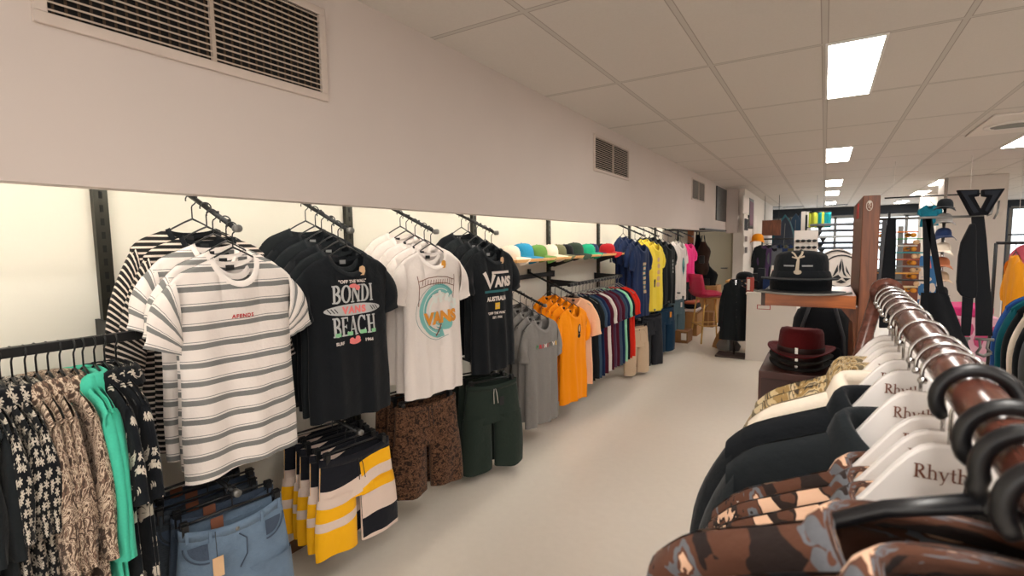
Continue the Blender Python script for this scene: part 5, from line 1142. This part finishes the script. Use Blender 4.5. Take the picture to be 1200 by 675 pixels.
for sd in (-1, 1): MB().box((sd*(h+.05), 0, zt+.04), (.16, .44, .006), ry=-sd*.9).build('flap', M_cardd, o, False)
o2 = empty('folded_garments', (o.location.x, o.location.y, zt), 0, 'folded pink and dark garments on top of the cardboard box', 'clothes'); MB().span((-h*.9, -.2, 0), (h*.9, .2, .05)).build('white_layer', M_white, o2, False, bevel=.02); MB().span((-h*.8, -.17, .05), (h*.85, .18, .13)).build('dark_layer', M_black, o2, False, bevel=.03); MB().span((-h*.9, -.18, .13), (h*.7, .16, .18)).build('pink_layer', cloth('rust_pink', srgb(200, 110, 84)), o2, False, bevel=.02)
o, h, zt, dd = box3('cardboard_box', 'small low cardboard box on the floor under the blue-grey shorts', 'box', 787, 806, 388, 8.05, .34, M_cardd, 0, 'cardboard boxes in the alcove'); MB().span((h-.1, -dd-.004, .05), (h-.02, -dd-.001, zt-.03)).build('printed_label', W_white, o, False)
o, h, zt, dd = box3('cardboard_box', 'large brown carton standing behind the magenta stool', 'box', 813, 840, 335, 10.3, .5, M_card, 0, 'cardboard boxes in the alcove'); MB().span((-.02, -dd-.003, 0), (.03, -dd-.001, zt)).build('tape', M_cardd, o, False)
o, h, zt, dd = box3('cardboard_box', 'small brown carton in front of the large one under the stool', 'box', 824, 836, 366, 9.8, .3, M_cardd, 0, 'cardboard boxes in the alcove'); MB().span((-.012, -dd-.003, 0), (.018, -dd-.001, zt)).build('tape', M_card, o, False)
o, h, zt, dd = box3('timber_plank', 'orange-brown timber plank upright beside the pink tee', 'plank', 806, 813, 262, 9.4, .05, M_shelfw); MB().span((-h, -dd-.004, zt*.8), (h, -dd, zt*.82)).build('groove', M_hblack, o, False)
def hangbag(px, pyt, pyb, w_, Y, lab, m, nm='hanging_bag'):
    a, b = at(px, pyt, Y=Y), at(px, pyb, Y=Y); L = a.z-b.z; o = empty(nm, a, 0, lab, 'bag', 'bags hanging by the alcove'); P = []
    for i in range(11):
        t = i/10; w = w_*(.35+.65*sst(0, .3, t))*(1-.5*sst(.85, 1, t)); P.append([(w*cos(2*pi*k/18)+.02*sin(7*t), .10*sin(2*pi*k/18)+.015*sin(3*k+4*t), -.12-(L-.12)*t) for k in range(19)])
    mb = MB(); mb.grid(P); mb.build('body', m, o); MB().tube([(-w_*.3, 0, -.14), (-.02, 0, 0), (.02, 0, 0), (w_*.3, 0, -.14)], .012, 6).build('strap', M_hblack, o); MB().box((0, -.10, -.12-L*.45), (w_*.8, .03, L*.2)).build('pocket', M_hblack, o, False, bevel=.01); return o
hangbag(818, 268, 335, .10, 10.6, 'black bag hanging highest at the alcove edge', M_black2); hangbag(824, 276, 322, .13, 10.4, 'brown and black bag hanging below the highest one', cloth('brown_bag', srgb(58, 42, 36))); hangbag(828, 305, 345, .2, 10.5, 'bulky black bag hanging above the stool', M_black)
for k, (px, l) in enumerate(((803, 'black long garment hanging under the pink tee'), (808, 'second black long garment under the pink tee'))):
    a = at(px, 318, Y=8.9+.2*k); o, _ = make_top('long_black_garment', l, 'garment', M_black, tp=Top(300+k, sh=.16, hem=.17, neck=.06, L=.62, so=(.19, -.5), si=(.13, -.52), arm=-.2), loc=(a.x, a.y, a.z), rz=R_(60)); dup(H_slim, (a.x, a.y, a.z+.13), R_(60), 'black hanger of the '+l, 'far hangers')
o = empty('wall_peg_rail', (-2.1, 9.0, 1.78), 0, 'short dark peg rail over the hanging bags and black garments', 'rail'); MB().span((-.2, -.4, 0), (.45, 1.7, .025)).build('bar', M_steel, o, False)
cs = at(857, 417, Z=0); o = empty('coat_stand', cs, 0, 'thin stand with a dark flat base carrying a black coat', 'stand'); ztop = at(860, 328, Y=cs.y).z
MB().span((-.19, -.16, 0), (.19, .16, .025)).build('base', mat('dark_base', srgb(64, 48, 42), .6), o, False, bevel=.004); MB().tube([(.03, 0, .02), (.03, 0, ztop)], .014, 10).build('pole', M_chrome, o)
MB().tube([(-.12, 0, ztop-.10), (.03, 0, ztop-.03), (.16, 0, ztop-.10)], .010, 8).build('shoulder_bar', M_chrome, o)
make_top('black_coat', 'long black coat hanging on the thin stand near the counter', 'coat', M_black2, kind='shirt', tp=Top(310, sh=.15, hem=.20, neck=.055, L=ztop-at(856, 396, Y=cs.y).z, so=(.22, -.62), si=(.13, -.65), fold=.012, thick=.08, drop=.05), loc=(cs.x+.03, cs.y, ztop-.02), rz=R_(20))
lg, h, zt, dd = box3('ledge', 'light wooden ledge carrying a black cap in front of the counter', 'ledge', 850, 879, 329, 7.55, .35, M_oak, pyb=332, part='board'); z_ = lg.location.z
MB().span((-h+.02, -.02, -z_), (-h+.05, .02, 0)).span((h-.05, -.02, -z_), (h-.02, .02, 0)).build('support', M_dull, lg, False)
k = make_cap('baseball_cap', 'black cap with pale lettering on the light wooden ledge', M_black, None, None, h=.12, r=.115, loc=(lg.location.x+.07, 7.7, z_+zt), rz=R_(45)); P, w = text_polys('CAP', .001, 0)
plate(rect(-.05, .03, .05, .05), 'pale_lettering', M_print['white'], k, lambda x, z: (x, -.129*sqrt(1-(x/.12)**2)-.004, z))
pb = at(848, 410, Z=0); o = empty('paper_bag', (pb.x, pb.y+.15, 0), 0, 'crumpled brown paper wrapping with grey cloth beside the coat stand', 'bag'); zt = at(853, 372, Y=pb.y).z; P = []
for i in range(9):
    t = i/8; r0 = .17*(1-.85*t**1.3); P.append([(r0*cos(2*pi*j/14)*(1+.12*sin(3*j))+.10*t*t, .7*r0*sin(2*pi*j/14), zt*t) for j in range(15)])
mb = MB(); mb.grid(P); mb.build('paper', M_card, o, False); mb = MB(); mb.lathe([(.15, 0), (.17, .06), (.12, .13), (.001, .15)], 12, sy=.7, fn=lambda p: p*(1+.1*sin(9*p.x+7*p.z))); g = mb.build('grey_cloth', M_grey, o); g.location = (.04, -.1, 0)
# ---- wall of the far left: posters and frames on the side wall
WF = -1.42
def wallframe(px0, px1, pyt, pyb, lab, m, m2):
    a, b = at(px0, pyt, X=WF), at(px1, pyb, X=WF); o = empty('wall_picture', (WF, (a.y+b.y)/2, b.z), 0, lab, 'picture', 'pictures on the far side wall'); w = max(.12, (b.y-a.y)/2); hh = a.z-b.z
    MB().span((0, -w, 0), (.03, w, hh)).build('frame', m, o, False); MB().span((.03, -w*.8, hh*.1), (.034, w*.8, hh*.9)).build('image', m2, o, False)
# ---- far end: windows, racks and boards
wa, wb = at(905, 257, Y=19.95), at(1105, 305, Y=19.95)
struct(MB().span((wa.x, 19.93, wb.z-.3), (wb.x, 19.98, wa.z)).build('window_2', mat('daylit_glass_far', (.8, .86, .95), .3, noise=0, emit=(.86, .95, 1), es=1.7), smooth=False))
mb = MB()
for i in range(6):
    x = wa.x+(wb.x-wa.x)*i/5; mb.span((x-.04, 19.88, wb.z-.3), (x+.04, 19.93, wa.z))
mb.span((wa.x, 19.88, wa.z-.05), (wb.x, 19.93, wa.z+.05)).span((wa.x, 19.88, wb.z-.35), (wb.x, 19.93, wb.z-.27)); struct(mb.build('window_frame_2', M_dull, smooth=False))
x0_ = at(1184, 250, Y=19.95).x
struct(MB().span((x0_, 19.93, .7), (8.3, 19.98, 2.42)).build('window_3', MC['daylit_glass_far'], smooth=False))
mb = MB()
for i in range(5): x = x0_+(8.3-x0_)*i/4; mb.span((x-.04, 19.88, .7), (x+.04, 19.93, 2.42))
mb.span((x0_, 19.88, 2.38), (8.3, 19.93, 2.46)).span((x0_, 19.88, .64), (8.3, 19.93, .72)); struct(mb.build('window_frame_3', M_dull, smooth=False))
for a in ((869.5, 876, 229, 252, 'white panel high at the corner of the far side wall', W_white, M_white), (877, 881, 232, 268, 'purple-red poster on the far side wall', M_hblack, mat('poster_purple', srgb(112, 62, 84), .6)), (870, 875, 254, 272, 'pale notice with dark line on the far side wall', W_white, M_char), (870.5, 874, 276, 284, 'small brown-framed picture on the far side wall', W_white, mat('pic_brown', srgb(96, 74, 62), .6)), (870.5, 874, 289, 297, 'lower small dark-framed picture on the far side wall', W_white, mat('pic_dark', srgb(62, 50, 46), .6)), (882, 884, 246, 308, 'tall white strip poster at the end of the side wall', W_white, M_white)): wallframe(*a)
def board(px, pyt, pyb, w, Y, lab, m, tilt=0, group='upright boards at the back'):
    a, b = at(px, pyt, Y=Y), at(px, pyb, Y=Y); L = a.z; o = empty('surfboard', (a.x, Y, 0), 0, lab, 'surfboard', group)
    out = [(w*sin(pi*t)**.6*(1 if s > 0 else -1), L*t) for s, ts in ((1, [i/16 for i in range(17)]), (-1, [1-i/16 for i in range(1, 16)])) for t in ts]
    MB().prism(out, -.03, .03, 'y').build('deck', m, o, False, bevel=.01); MB().span((-.006, -.033, L*.08), (.006, -.029, L*.92)).build('stringer', M_dull, o, False); MB().prism([(-.01, .02), (.06, .12), (.0, .22)], .03, .14, 'y').build('fin', M_hblack, o, False)
    o.rotation_euler = (0, tilt, 0); return o
M_tealb = mat('teal_board', srgb(20, 98, 112), .4); M_blueb = mat('deep_blue_board', srgb(24, 62, 92), .4); M_navb = mat('night_board', srgb(26, 38, 56), .5)
for i, (px, t_, m, l) in enumerate(((917, 254, M_navb, 'night blue board standing leftmost of the upright boards'), (924, 251, M_tealb, 'teal board between night blue boards'), (931, 250, M_blueb, 'deep blue board right of the teal one'), (939, 249, M_blueb, 'deep blue board nearest the white eyewear stand'), (914, 256, M_navb, 'night blue board partly behind the brown sign'))): board(px, t_, 300, .27, 15.5+.3*i, l, m, R_([2, -2, 1, 0, 3][i]))
for px, l in ((942, 'thin white post left of the daylight window'), (948, 'second thin white post by the daylight window')):
    a = at(px, 248, Y=14.5); o = empty('white_post', (a.x, 14.5, 0), 0, l, 'post', 'white posts'); MB().span((-.05, -.05, 0), (.05, .05, a.z)).build('shaft', W_white, o, False); MB().span((-.09, -.09, 0), (.09, .09, .04)).build('foot', W_white, o, False)
a = at(904, 266, Y=13.5); o = empty('hanging_sign', a, 0, 'brown wooden sign hanging over the dark racks', 'sign'); MB().span((-.20, -.02, -.2), (.20, .02, .16)).build('board', M_brownw, o, False)
for sx in (-.15, .15): MB().tube([(sx, 0, .16), (sx, 0, CEIL-a.z)], .006, 6).build('cord', M_hblack, o)
a = at(888, 279, Y=12.5); k = make_cap('knitted_cap', 'orange cap on top of the dark clothes rack at the far left', cloth('orange_felt', srgb(232, 146, 30)), None, None, h=.17, r=.13, loc=(a.x, 12.5, a.z-.07), rz=0)
# dark clothes racks at the back left
def farrack(x0, x1, Y, z, items, lab, gl, L=.8, sc=1.0):
    o = empty('clothes_rack', ((x0+x1)/2, Y, 0), 0, lab, 'clothes rack', 'far clothes racks'); h = (x1-x0)/2
    MB().tube([(-h, 0, z), (h, 0, z)], .016, 8).build('rail', M_steel, o)
    for sd in (-1, 1): MB().tube([(sd*h, 0, z), (sd*h, 0, 0)], .016, 8).build('upright', M_steel, o); MB().span((sd*h-.02, -.25, 0), (sd*h+.02, .25, .03)).build('foot', M_steel, o, False)
    n = len(items); r = random.Random(int(Y*10))
    for i, (m, l) in enumerate(items):
        x = x0+(x1-x0)*(i+.5)/n; key = m.name
        loc = (x, Y, z-.13); rz = R_(90+r.uniform(-12, 12)) if sc == 1 else R_(r.uniform(-20, 20))
        if key not in FAR: FAR[key], _ = make_top('far_jacket', l, 'jacket', m, tp=Top(400+len(FAR), L=.85, so=(.27, -.5), si=(.18, -.53), thick=.06, sthick=.05), group=gl, loc=loc, rz=rz, necktag=False)
        else: dup(FAR[key], loc, rz, l, gl)
        dup(H_slim, (x, Y, z), rz, 'black hanger of the '+l, gl+' hangers')
FAR = {}
M_fblue = cloth('far_blue', srgb(60, 92, 120)); M_fpur = cloth('far_purple', srgb(74, 54, 86)); M_fgr = cloth('far_grey', srgb(88, 92, 98)); M_fbr = cloth('far_brown', srgb(76, 54, 42)); M_fte = cloth('far_teal', srgb(30, 84, 92)); M_folv = cloth('far_olive', srgb(84, 80, 54))
a, b = at(893, 290, Y=12.6), at(936, 290, Y=12.6)
farrack(a.x, b.x, 12.6, 1.62, [(M_black2, 'black jacket first on the rack under the orange cap'), (M_fpur, 'purple jacket on the far left rack'), (M_black, 'black jacket after the purple one on the far left rack'), (M_fgr, 'grey jacket on the far left rack'), (M_navy, 'navy jacket on the far left rack'), (M_folv, 'olive jacket on the far left rack'), (M_black2, 'black jacket last on the far left rack')], 'far left rack of dark jackets behind the counter', 'jackets on the far left rack', sc=0)
a, b = at(900, 262, Y=18.4), at(926, 262, Y=18.4)
farrack(a.x, b.x, 18.4, 2.3, [(M_fblue, 'blue wetsuit top high on the back rack'), (M_black, 'black wetsuit top high on the back rack'), (M_fte, 'teal wetsuit top high on the back rack'), (M_fgr, 'grey wetsuit top high on the back rack'), (M_navy, 'navy wetsuit top high on the back rack')], 'high rack of wetsuit tops at the back', 'wetsuit tops at the back', sc=0)
# white eyewear stand
o, h, zt, dd = box3('eyewear_stand', 'white stand with rows of dark sunglasses', 'display stand', 931, 959, 270, 9.0, .3, W_white)
r = 0
for iz in range(5):
    for ix in range(2):
        g = MB(); x = -h*.45+ix*h*.95; z_ = zt-.16-.10*iz
        for sd in (-1, 1): g.lathe([(.001, 0), (.03, 0), (.03, .012), (.001, .012)], 12, sy=.75, fn=lambda p: Vector((p.x, -p.z, p.y)), c=(x+sd*.036, -dd-.02, z_))
        g.tube([(x-.07, -dd-.025, z_+.01), (x+.07, -dd-.025, z_+.01)], .004, 6); g.tube([(x-.07, -dd-.025, z_+.01), (x-.072, -dd, z_+.01)], .003, 6); g.tube([(x+.07, -dd-.025, z_+.01), (x+.072, -dd, z_+.01)], .003, 6)
        gl = g.build('sunglasses', M_hblack); gl.location = o.location; tag(gl, f'dark sunglasses on the white stand, {["top", "second", "third", "fourth", "lowest"][iz]} row {["left", "right"][ix]}', 'sunglasses', 'sunglasses on the white stand')
# horizontal board shelves in the daylight
hb = None
for i, (px0, px1, py, l) in enumerate(((958, 998, 264, 'board lying on the highest level of the board rack'), (956, 998, 271, 'board lying on the second level of the board rack'), (962, 998, 278, 'board lying on the third level of the board rack'), (958, 998, 285, 'board lying on the fourth level of the board rack'), (960, 998, 291, 'board lying on the lowest visible level of the board rack'))):
    a, b = at(px0, py, Y=13.2), at(px1, py, Y=13.2); o = empty('surfboard', ((a.x+b.x)/2+.2, 13.2, a.z), 0, l, 'surfboard', 'boards lying on the rack'); w = (b.x-a.x)/2+.35
    mb = MB(); mb.prism([(w*cos(2*pi*k/28), .24*sin(2*pi*k/28)) for k in range(28)], -.02, .03, 'z'); mb.build('deck', [mat('board_grey', srgb(120, 126, 134), .5), M_fgr, mat('board_pale', srgb(196, 202, 206), .5), M_navb, mat('board_grey2', srgb(86, 94, 104), .5)][i], o, False, bevel=.01); MB().span((-w*.9, -.006, .029), (w*.9, .006, .033)).build('stringer', M_hblack, o, False); MB().prism([(-w*.8, -.02), (-w*.7, -.14), (-w*.6, -.02)], -.006, .006, 'y').build('fin', M_hblack, o, False)
o = empty('board_rack', (at(978, 280, Y=13.2).x+.2, 13.2, 0), 0, 'metal rack of lying boards in front of the far window', 'rack')
for x in (-.75, .75): MB().span((x-.02, -.02, 0), (x+.02, .02, 2.15)).build('upright', M_steel, o, False)
for i, py in enumerate((264, 271, 278, 285, 291)): z_ = at(978, py, Y=13.2).z-.024; mb = MB(); mb.span((-.75, -.02, z_-.012), (-.71, .3, z_)).span((.71, -.02, z_-.012), (.75, .3, z_)); mb.build('support', M_steel, o, False)
for px, l, m in ((957, 'yellow-green flag by the far window', cloth('lime_flag', srgb(170, 176, 60))), (965, 'teal flag by the far window', cloth('teal_flag', srgb(20, 140, 146)))):
    a = at(px, 249, Y=14.2); o = empty('flag', a, 0, l, 'flag', 'flags by the far window'); mb = MB(); mb.grid([[(x*.02-.16, .03*sin(x*.8), -z*.045) for x in range(17)] for z in range(9)]); f = mb.build('cloth', m, o); f.modifiers.new('t', 'SOLIDIFY').thickness = .004; MB().tube([(-.16, 0, .01), (.16, 0, .01)], .012, 6).build('stick', M_steel, o)
    MB().tube([(0, 0, .01), (0, 0, CEIL-a.z)], .004, 5).build('cord', M_steel, o)
# skateboard display
o, h, zt, dd = box3('skateboard_display', 'brown panel behind a rack of small bright skateboards', 'display stand', 1062, 1079, 285, 6.6, .05, mat('panel_rust', srgb(122, 66, 46), .5))
MB().span((-h-.02, -dd-.02, 0), (-h, dd+.02, zt)).build('edge_post', M_brownw, o, False)
sk = empty('skateboard_rack', (at(1054, 300, Y=6.2).x, 6.2, 0), 0, 'thin metal rack holding small bright skateboards', 'rack'); MB().span((-.02, -.02, 0), (.02, .02, at(1054, 265, Y=6.2).z)).build('post', M_dull, sk, False); MB().span((-.2, -.2, 0), (.2, .2, .03)).build('base', M_steel, sk, False)
cols = [('orange', srgb(226, 120, 36)), ('green', srgb(74, 140, 80)), ('white', srgb(214, 208, 200)), ('teal', srgb(40, 140, 150)), ('rust', srgb(180, 84, 50)), ('grey', srgb(130, 134, 140)), ('amber', srgb(222, 160, 70)), ('black', srgb(34, 36, 40)), ('cream', srgb(220, 200, 160))]
for i in range(9):
    py = 272+i*8; a = at(1054+(3 if i % 2 else -2), py, Y=6.15); s = empty('skateboard', a, R_([18, -12, 25, -20, 8, -28, 14, -8, 22][i]), f'{cols[i][0]} skateboard on the thin metal rack', 'skateboard', 'skateboards on the thin rack'); L = .17
    mb = MB(); mb.prism([((L if cos(t) > 0 else -L)*abs(cos(t))**.6, (.05 if sin(t) > 0 else -.05)*abs(sin(t))**.8) for t in [2*pi*k/24 for k in range(24)]], -.006, .006, 'z'); mb.build('deck', mat('deck_'+cols[i][0], cols[i][1], .5), s, False)
    for x in (-.11, .11):
        MB().tube([(x, -.05, -.03), (x, .05, -.03)], .008, 6).build('truck', M_dull, s)
        for y in (-.05, .05): MB().tube([(x, y-.015, -.032), (x, y+.015, -.032)], .022, 10).build('wheel', M_print['tan'] if i % 2 else M_print['orange'], s)
# blue poster board
a, b = at(1073, 300, Y=7.4), at(1096, 350, Y=7.4); o = empty('poster_board', ((a.x+b.x)/2, 7.4, 0), 0, 'blue poster board with white blots and coral top behind the tote straps', 'poster'); h = (b.x-a.x)/2
MB().span((-h, 0, 0), (h, .03, a.z)).build('board', mat('poster_blue', srgb(44, 112, 172), .6), o, False); mb = MB(); r = random.Random(8)
for k in range(14): put_polys(mb, ell(r.uniform(-h*.8, h*.8), b.z+r.uniform(-.1, (a.z-b.z)*.7), r.uniform(.02, .05), r.uniform(.02, .05), 9), lambda x, z: (x, -.001-.0002*k, z))
mb.build('white_blots', M_print['white'], o, False); MB().prism([(-h*.2, a.z*.9), (h*.5, a.z*.9), (h*.3, a.z*.99), (0, a.z*.99)], -.004, 0, 'y').build('coral_shape', M_print['pink'], o, False)
# cap tower on the second pillar
ct = at(1104, 300, Y=8.4); o = empty('cap_tower', (ct.x, 8.4, 0), 0, 'slim tower stand of caps left of the white pillar', 'display stand'); MB().tube([(0, 0, 0), (0, 0, 2.35)], .018, 8).build('pole', M_chrome, o); MB().lathe([(.001, .03), (.22, .02), (.22, 0)], 20).build('base', M_steel, o)
cap0 = None; cl = [('black', M_black), ('grey', M_grey), ('navy', M_navy), ('white', M_creamc), ('rust', cloth('rust_cap', srgb(176, 110, 76))), ('tan', M_beige), ('charcoal', M_char)]
for i, (n, m) in enumerate(cl):
    z_ = at(1104, 244+i*17, Y=8.4).z; MB().lathe([(.02, -.008), (.10, -.004), (.10, 0), (.02, 0)], 16, c=(0, 0, z_)).build('cap_rest', M_steel, o)
    make_cap('baseball_cap', f'{n} cap on the slim tower stand, {["topmost", "second from the top", "third from the top", "fourth from the top", "fifth from the top", "sixth from the top", "lowest"][i]}', m, None, 'caps on the tower', h=.12, r=.088, loc=(ct.x, 8.4, z_+.0005), rz=R_(-15+10*(i % 3)))
a = at(1090, 240, Y=8.8); make_top('teal_t_shirt', 'small teal tee hanging high left of the white pillar', 't-shirt', cloth('petrol_teal', srgb(24, 104, 124)), tp=Top(330, sh=.15, hem=.16, neck=.06, L=.36, so=(.22, -.14), si=(.15, -.2), arm=-.2), loc=(a.x, 8.8, a.z-.0), rz=R_(-10))[0].scale = (.62, .7, .8); dup(H_slim, (a.x, 8.8, a.z+.13), R_(-10), 'black hanger of the small teal tee', 'far hangers', scale=(.5, .6, 1))
rl = empty('high_rail', (a.x-.5, 8.8, a.z+.13), 0, 'thin rail carrying the small teal tee', 'rail'); MB().tube([(0, 0, -.012), (1.0, 0, -.012)], .010, 8).build('bar', M_steel, rl); MB().tube([(.1, 0, -.012), (.1, 0, CEIL-a.z-.13)], .003, 6).build('rod', W_white, rl); MB().tube([(.9, 0, -.012), (.9, 0, CEIL-a.z-.13)], .003, 6).build('rod', W_white, rl)
# pink crate by the pillar
o, h, zt, dd = box3('pink_crate', 'pale pink display crate at the foot of the white pillar', 'crate', 1114, 1172, 372, 8.6, .8, mat('pale_pink', srgb(240, 186, 204), .6)); mb = MB(); r = random.Random(3)
for k in range(8): put_polys(mb, [q for q in ell(r.uniform(-h*.8, h*.8), zt*r.uniform(.45, .9), .05, .09, 8)], lambda x, z: (x, -dd-.003-.0003*k, z))
mb.build('magenta_print', mat('mag_print', srgb(214, 80, 130), .6), o, False)
o2 = empty('pink_cover', (o.location.x, o.location.y, zt), 0, 'bright magenta cover lying on the pale pink crate', 'cover'); MB().prism([((h*1.04)*cos(2*pi*k/28), .42*sin(2*pi*k/28)) for k in range(28)], 0, .12, 'z').build('pad', mat('magenta_foam', srgb(226, 50, 130), .6), o2, False, bevel=.03)
# far right: striped shirts, orange jacket, near jackets on a rail
a = at(1169, 302, Y=7.5)
farrack(a.x-.02, a.x+1.6, 7.5, a.z+.16, [(cloth('amber_jacket', srgb(240, 158, 34)), 'orange-yellow jacket at the left end of the far right rack')]+[(M_fpur, f'purple striped shirt on the far right rack, {["nearest the orange jacket", "second", "third", "fourth"][k]}') for k in range(4)], 'far right rack with the orange-yellow jacket', 'garments on the far right rack')
a = at(1176, 345, Y=7.9); o, h, zt, dd = box3('black_shelf', 'black shelf below the purple shirts on the far right', 'shelf', 1188, 1270, 326, 8.2, .4, M_hblack); MB().span((-h, -dd-.006, zt*.55), (h, -dd-.001, zt*.6)).build('shelf_edge', M_char, o, False)
a = at(1204, 285, Y=9.5); make_top('pink_t_shirt', 'salmon pink tee hanging before the bright window at the right edge', 't-shirt', cloth('salmon', srgb(206, 96, 112)), tp=Top(340, sh=.2, hem=.2, L=.5), loc=(a.x+.1, 9.5, a.z), rz=R_(-20)); dup(H_slim, (a.x+.1, 9.5, a.z+.13), R_(-20), 'black hanger of the salmon pink tee', 'far hangers')
rl = empty('high_rail', (a.x-.2, 9.5, a.z+.13), 0, 'thin high rail carrying the salmon pink tee', 'rail'); MB().tube([(0, 0, -.012), (1.4, 0, -.012)], .010, 8).build('bar', M_steel, rl); MB().tube([(.1, 0, -.012), (.1, 0, CEIL-a.z-.13)], .003, 6).build('rod', W_white, rl); MB().tube([(1.4, 0, -.012), (1.4, 0, CEIL-a.z-.13)], .006, 6).build('rod', M_steel, rl)
jx = 1.06; jz = 1.42; o = empty('clothes_rack', (jx, 3.3, 0), 0, 'metal rail of dark and pale jackets at the right picture edge', 'clothes rack'); MB().tube([(0, -.5, jz), (0, .55, jz)], .014, 10).build('rail', M_dull, o)
for y in (-.5, .55): MB().tube([(0, y, jz), (0, y, 0)], .014, 10).build('upright', M_dull, o); MB().span((-.25, y-.02, 0), (.25, y+.02, .03)).build('foot', M_dull, o, False)
JJ = [('black', M_black), ('charcoal', M_char), ('yellow', M_yellow), ('grey', M_fgr), ('black', M_black2), ('cream', M_creamc), ('black', M_black), ('teal', cloth('deep_teal', srgb(20, 92, 104))), ('bright blue', cloth('royal_blue', srgb(44, 84, 150)))]; sn = {}; fst = {}
for i, (n, m) in enumerate(JJ):
    y = 2.92+i*.10; sn[n] = sn.get(n, 0)+1; lab = f'{n} jacket on the right-hand rail'+('' if sum(1 for q, _ in JJ if q == n) == 1 else f', {["nearest", "second", "third"][sn[n]-1]} {n} one')
    if m.name not in fst: fst[m.name], _ = make_top('jacket', lab, 'jacket', m, kind='tee', tp=Top(350+i, thick=.035, sthick=.03, L=.7, so=(.27, -.45), si=(.17, -.48), slope=.55), group='jackets on the right-hand rail', loc=(jx, y, jz+.014-.12), rz=R_(3*(i % 3)-3))
    else: dup(fst[m.name], (jx, y, jz+.014-.12), R_(2), lab)
    dup(H_grey, (jx, y, jz+.0145), 0, 'clear hanger of the '+lab, 'hangers on the right-hand rail')
for p in PROTO:
    def rm(o):
        for c in kids(o): rm(c)
        bpy.data.objects.remove(o)
    rm(p)
w = bpy.data.worlds.new('daylight'); SC.world = w; w.use_nodes = True; w.node_tree.nodes['Background'].inputs[0].default_value = (.72, .82, 1, 1); w.node_tree.nodes['Background'].inputs[1].default_value = .6
SC.view_settings.view_transform = 'Standard'; SC.view_settings.look = 'None'; SC.view_settings.gamma = 1; SC.view_settings.use_curve_mapping = False; SC.view_settings.exposure = .12
# LABELCHECK
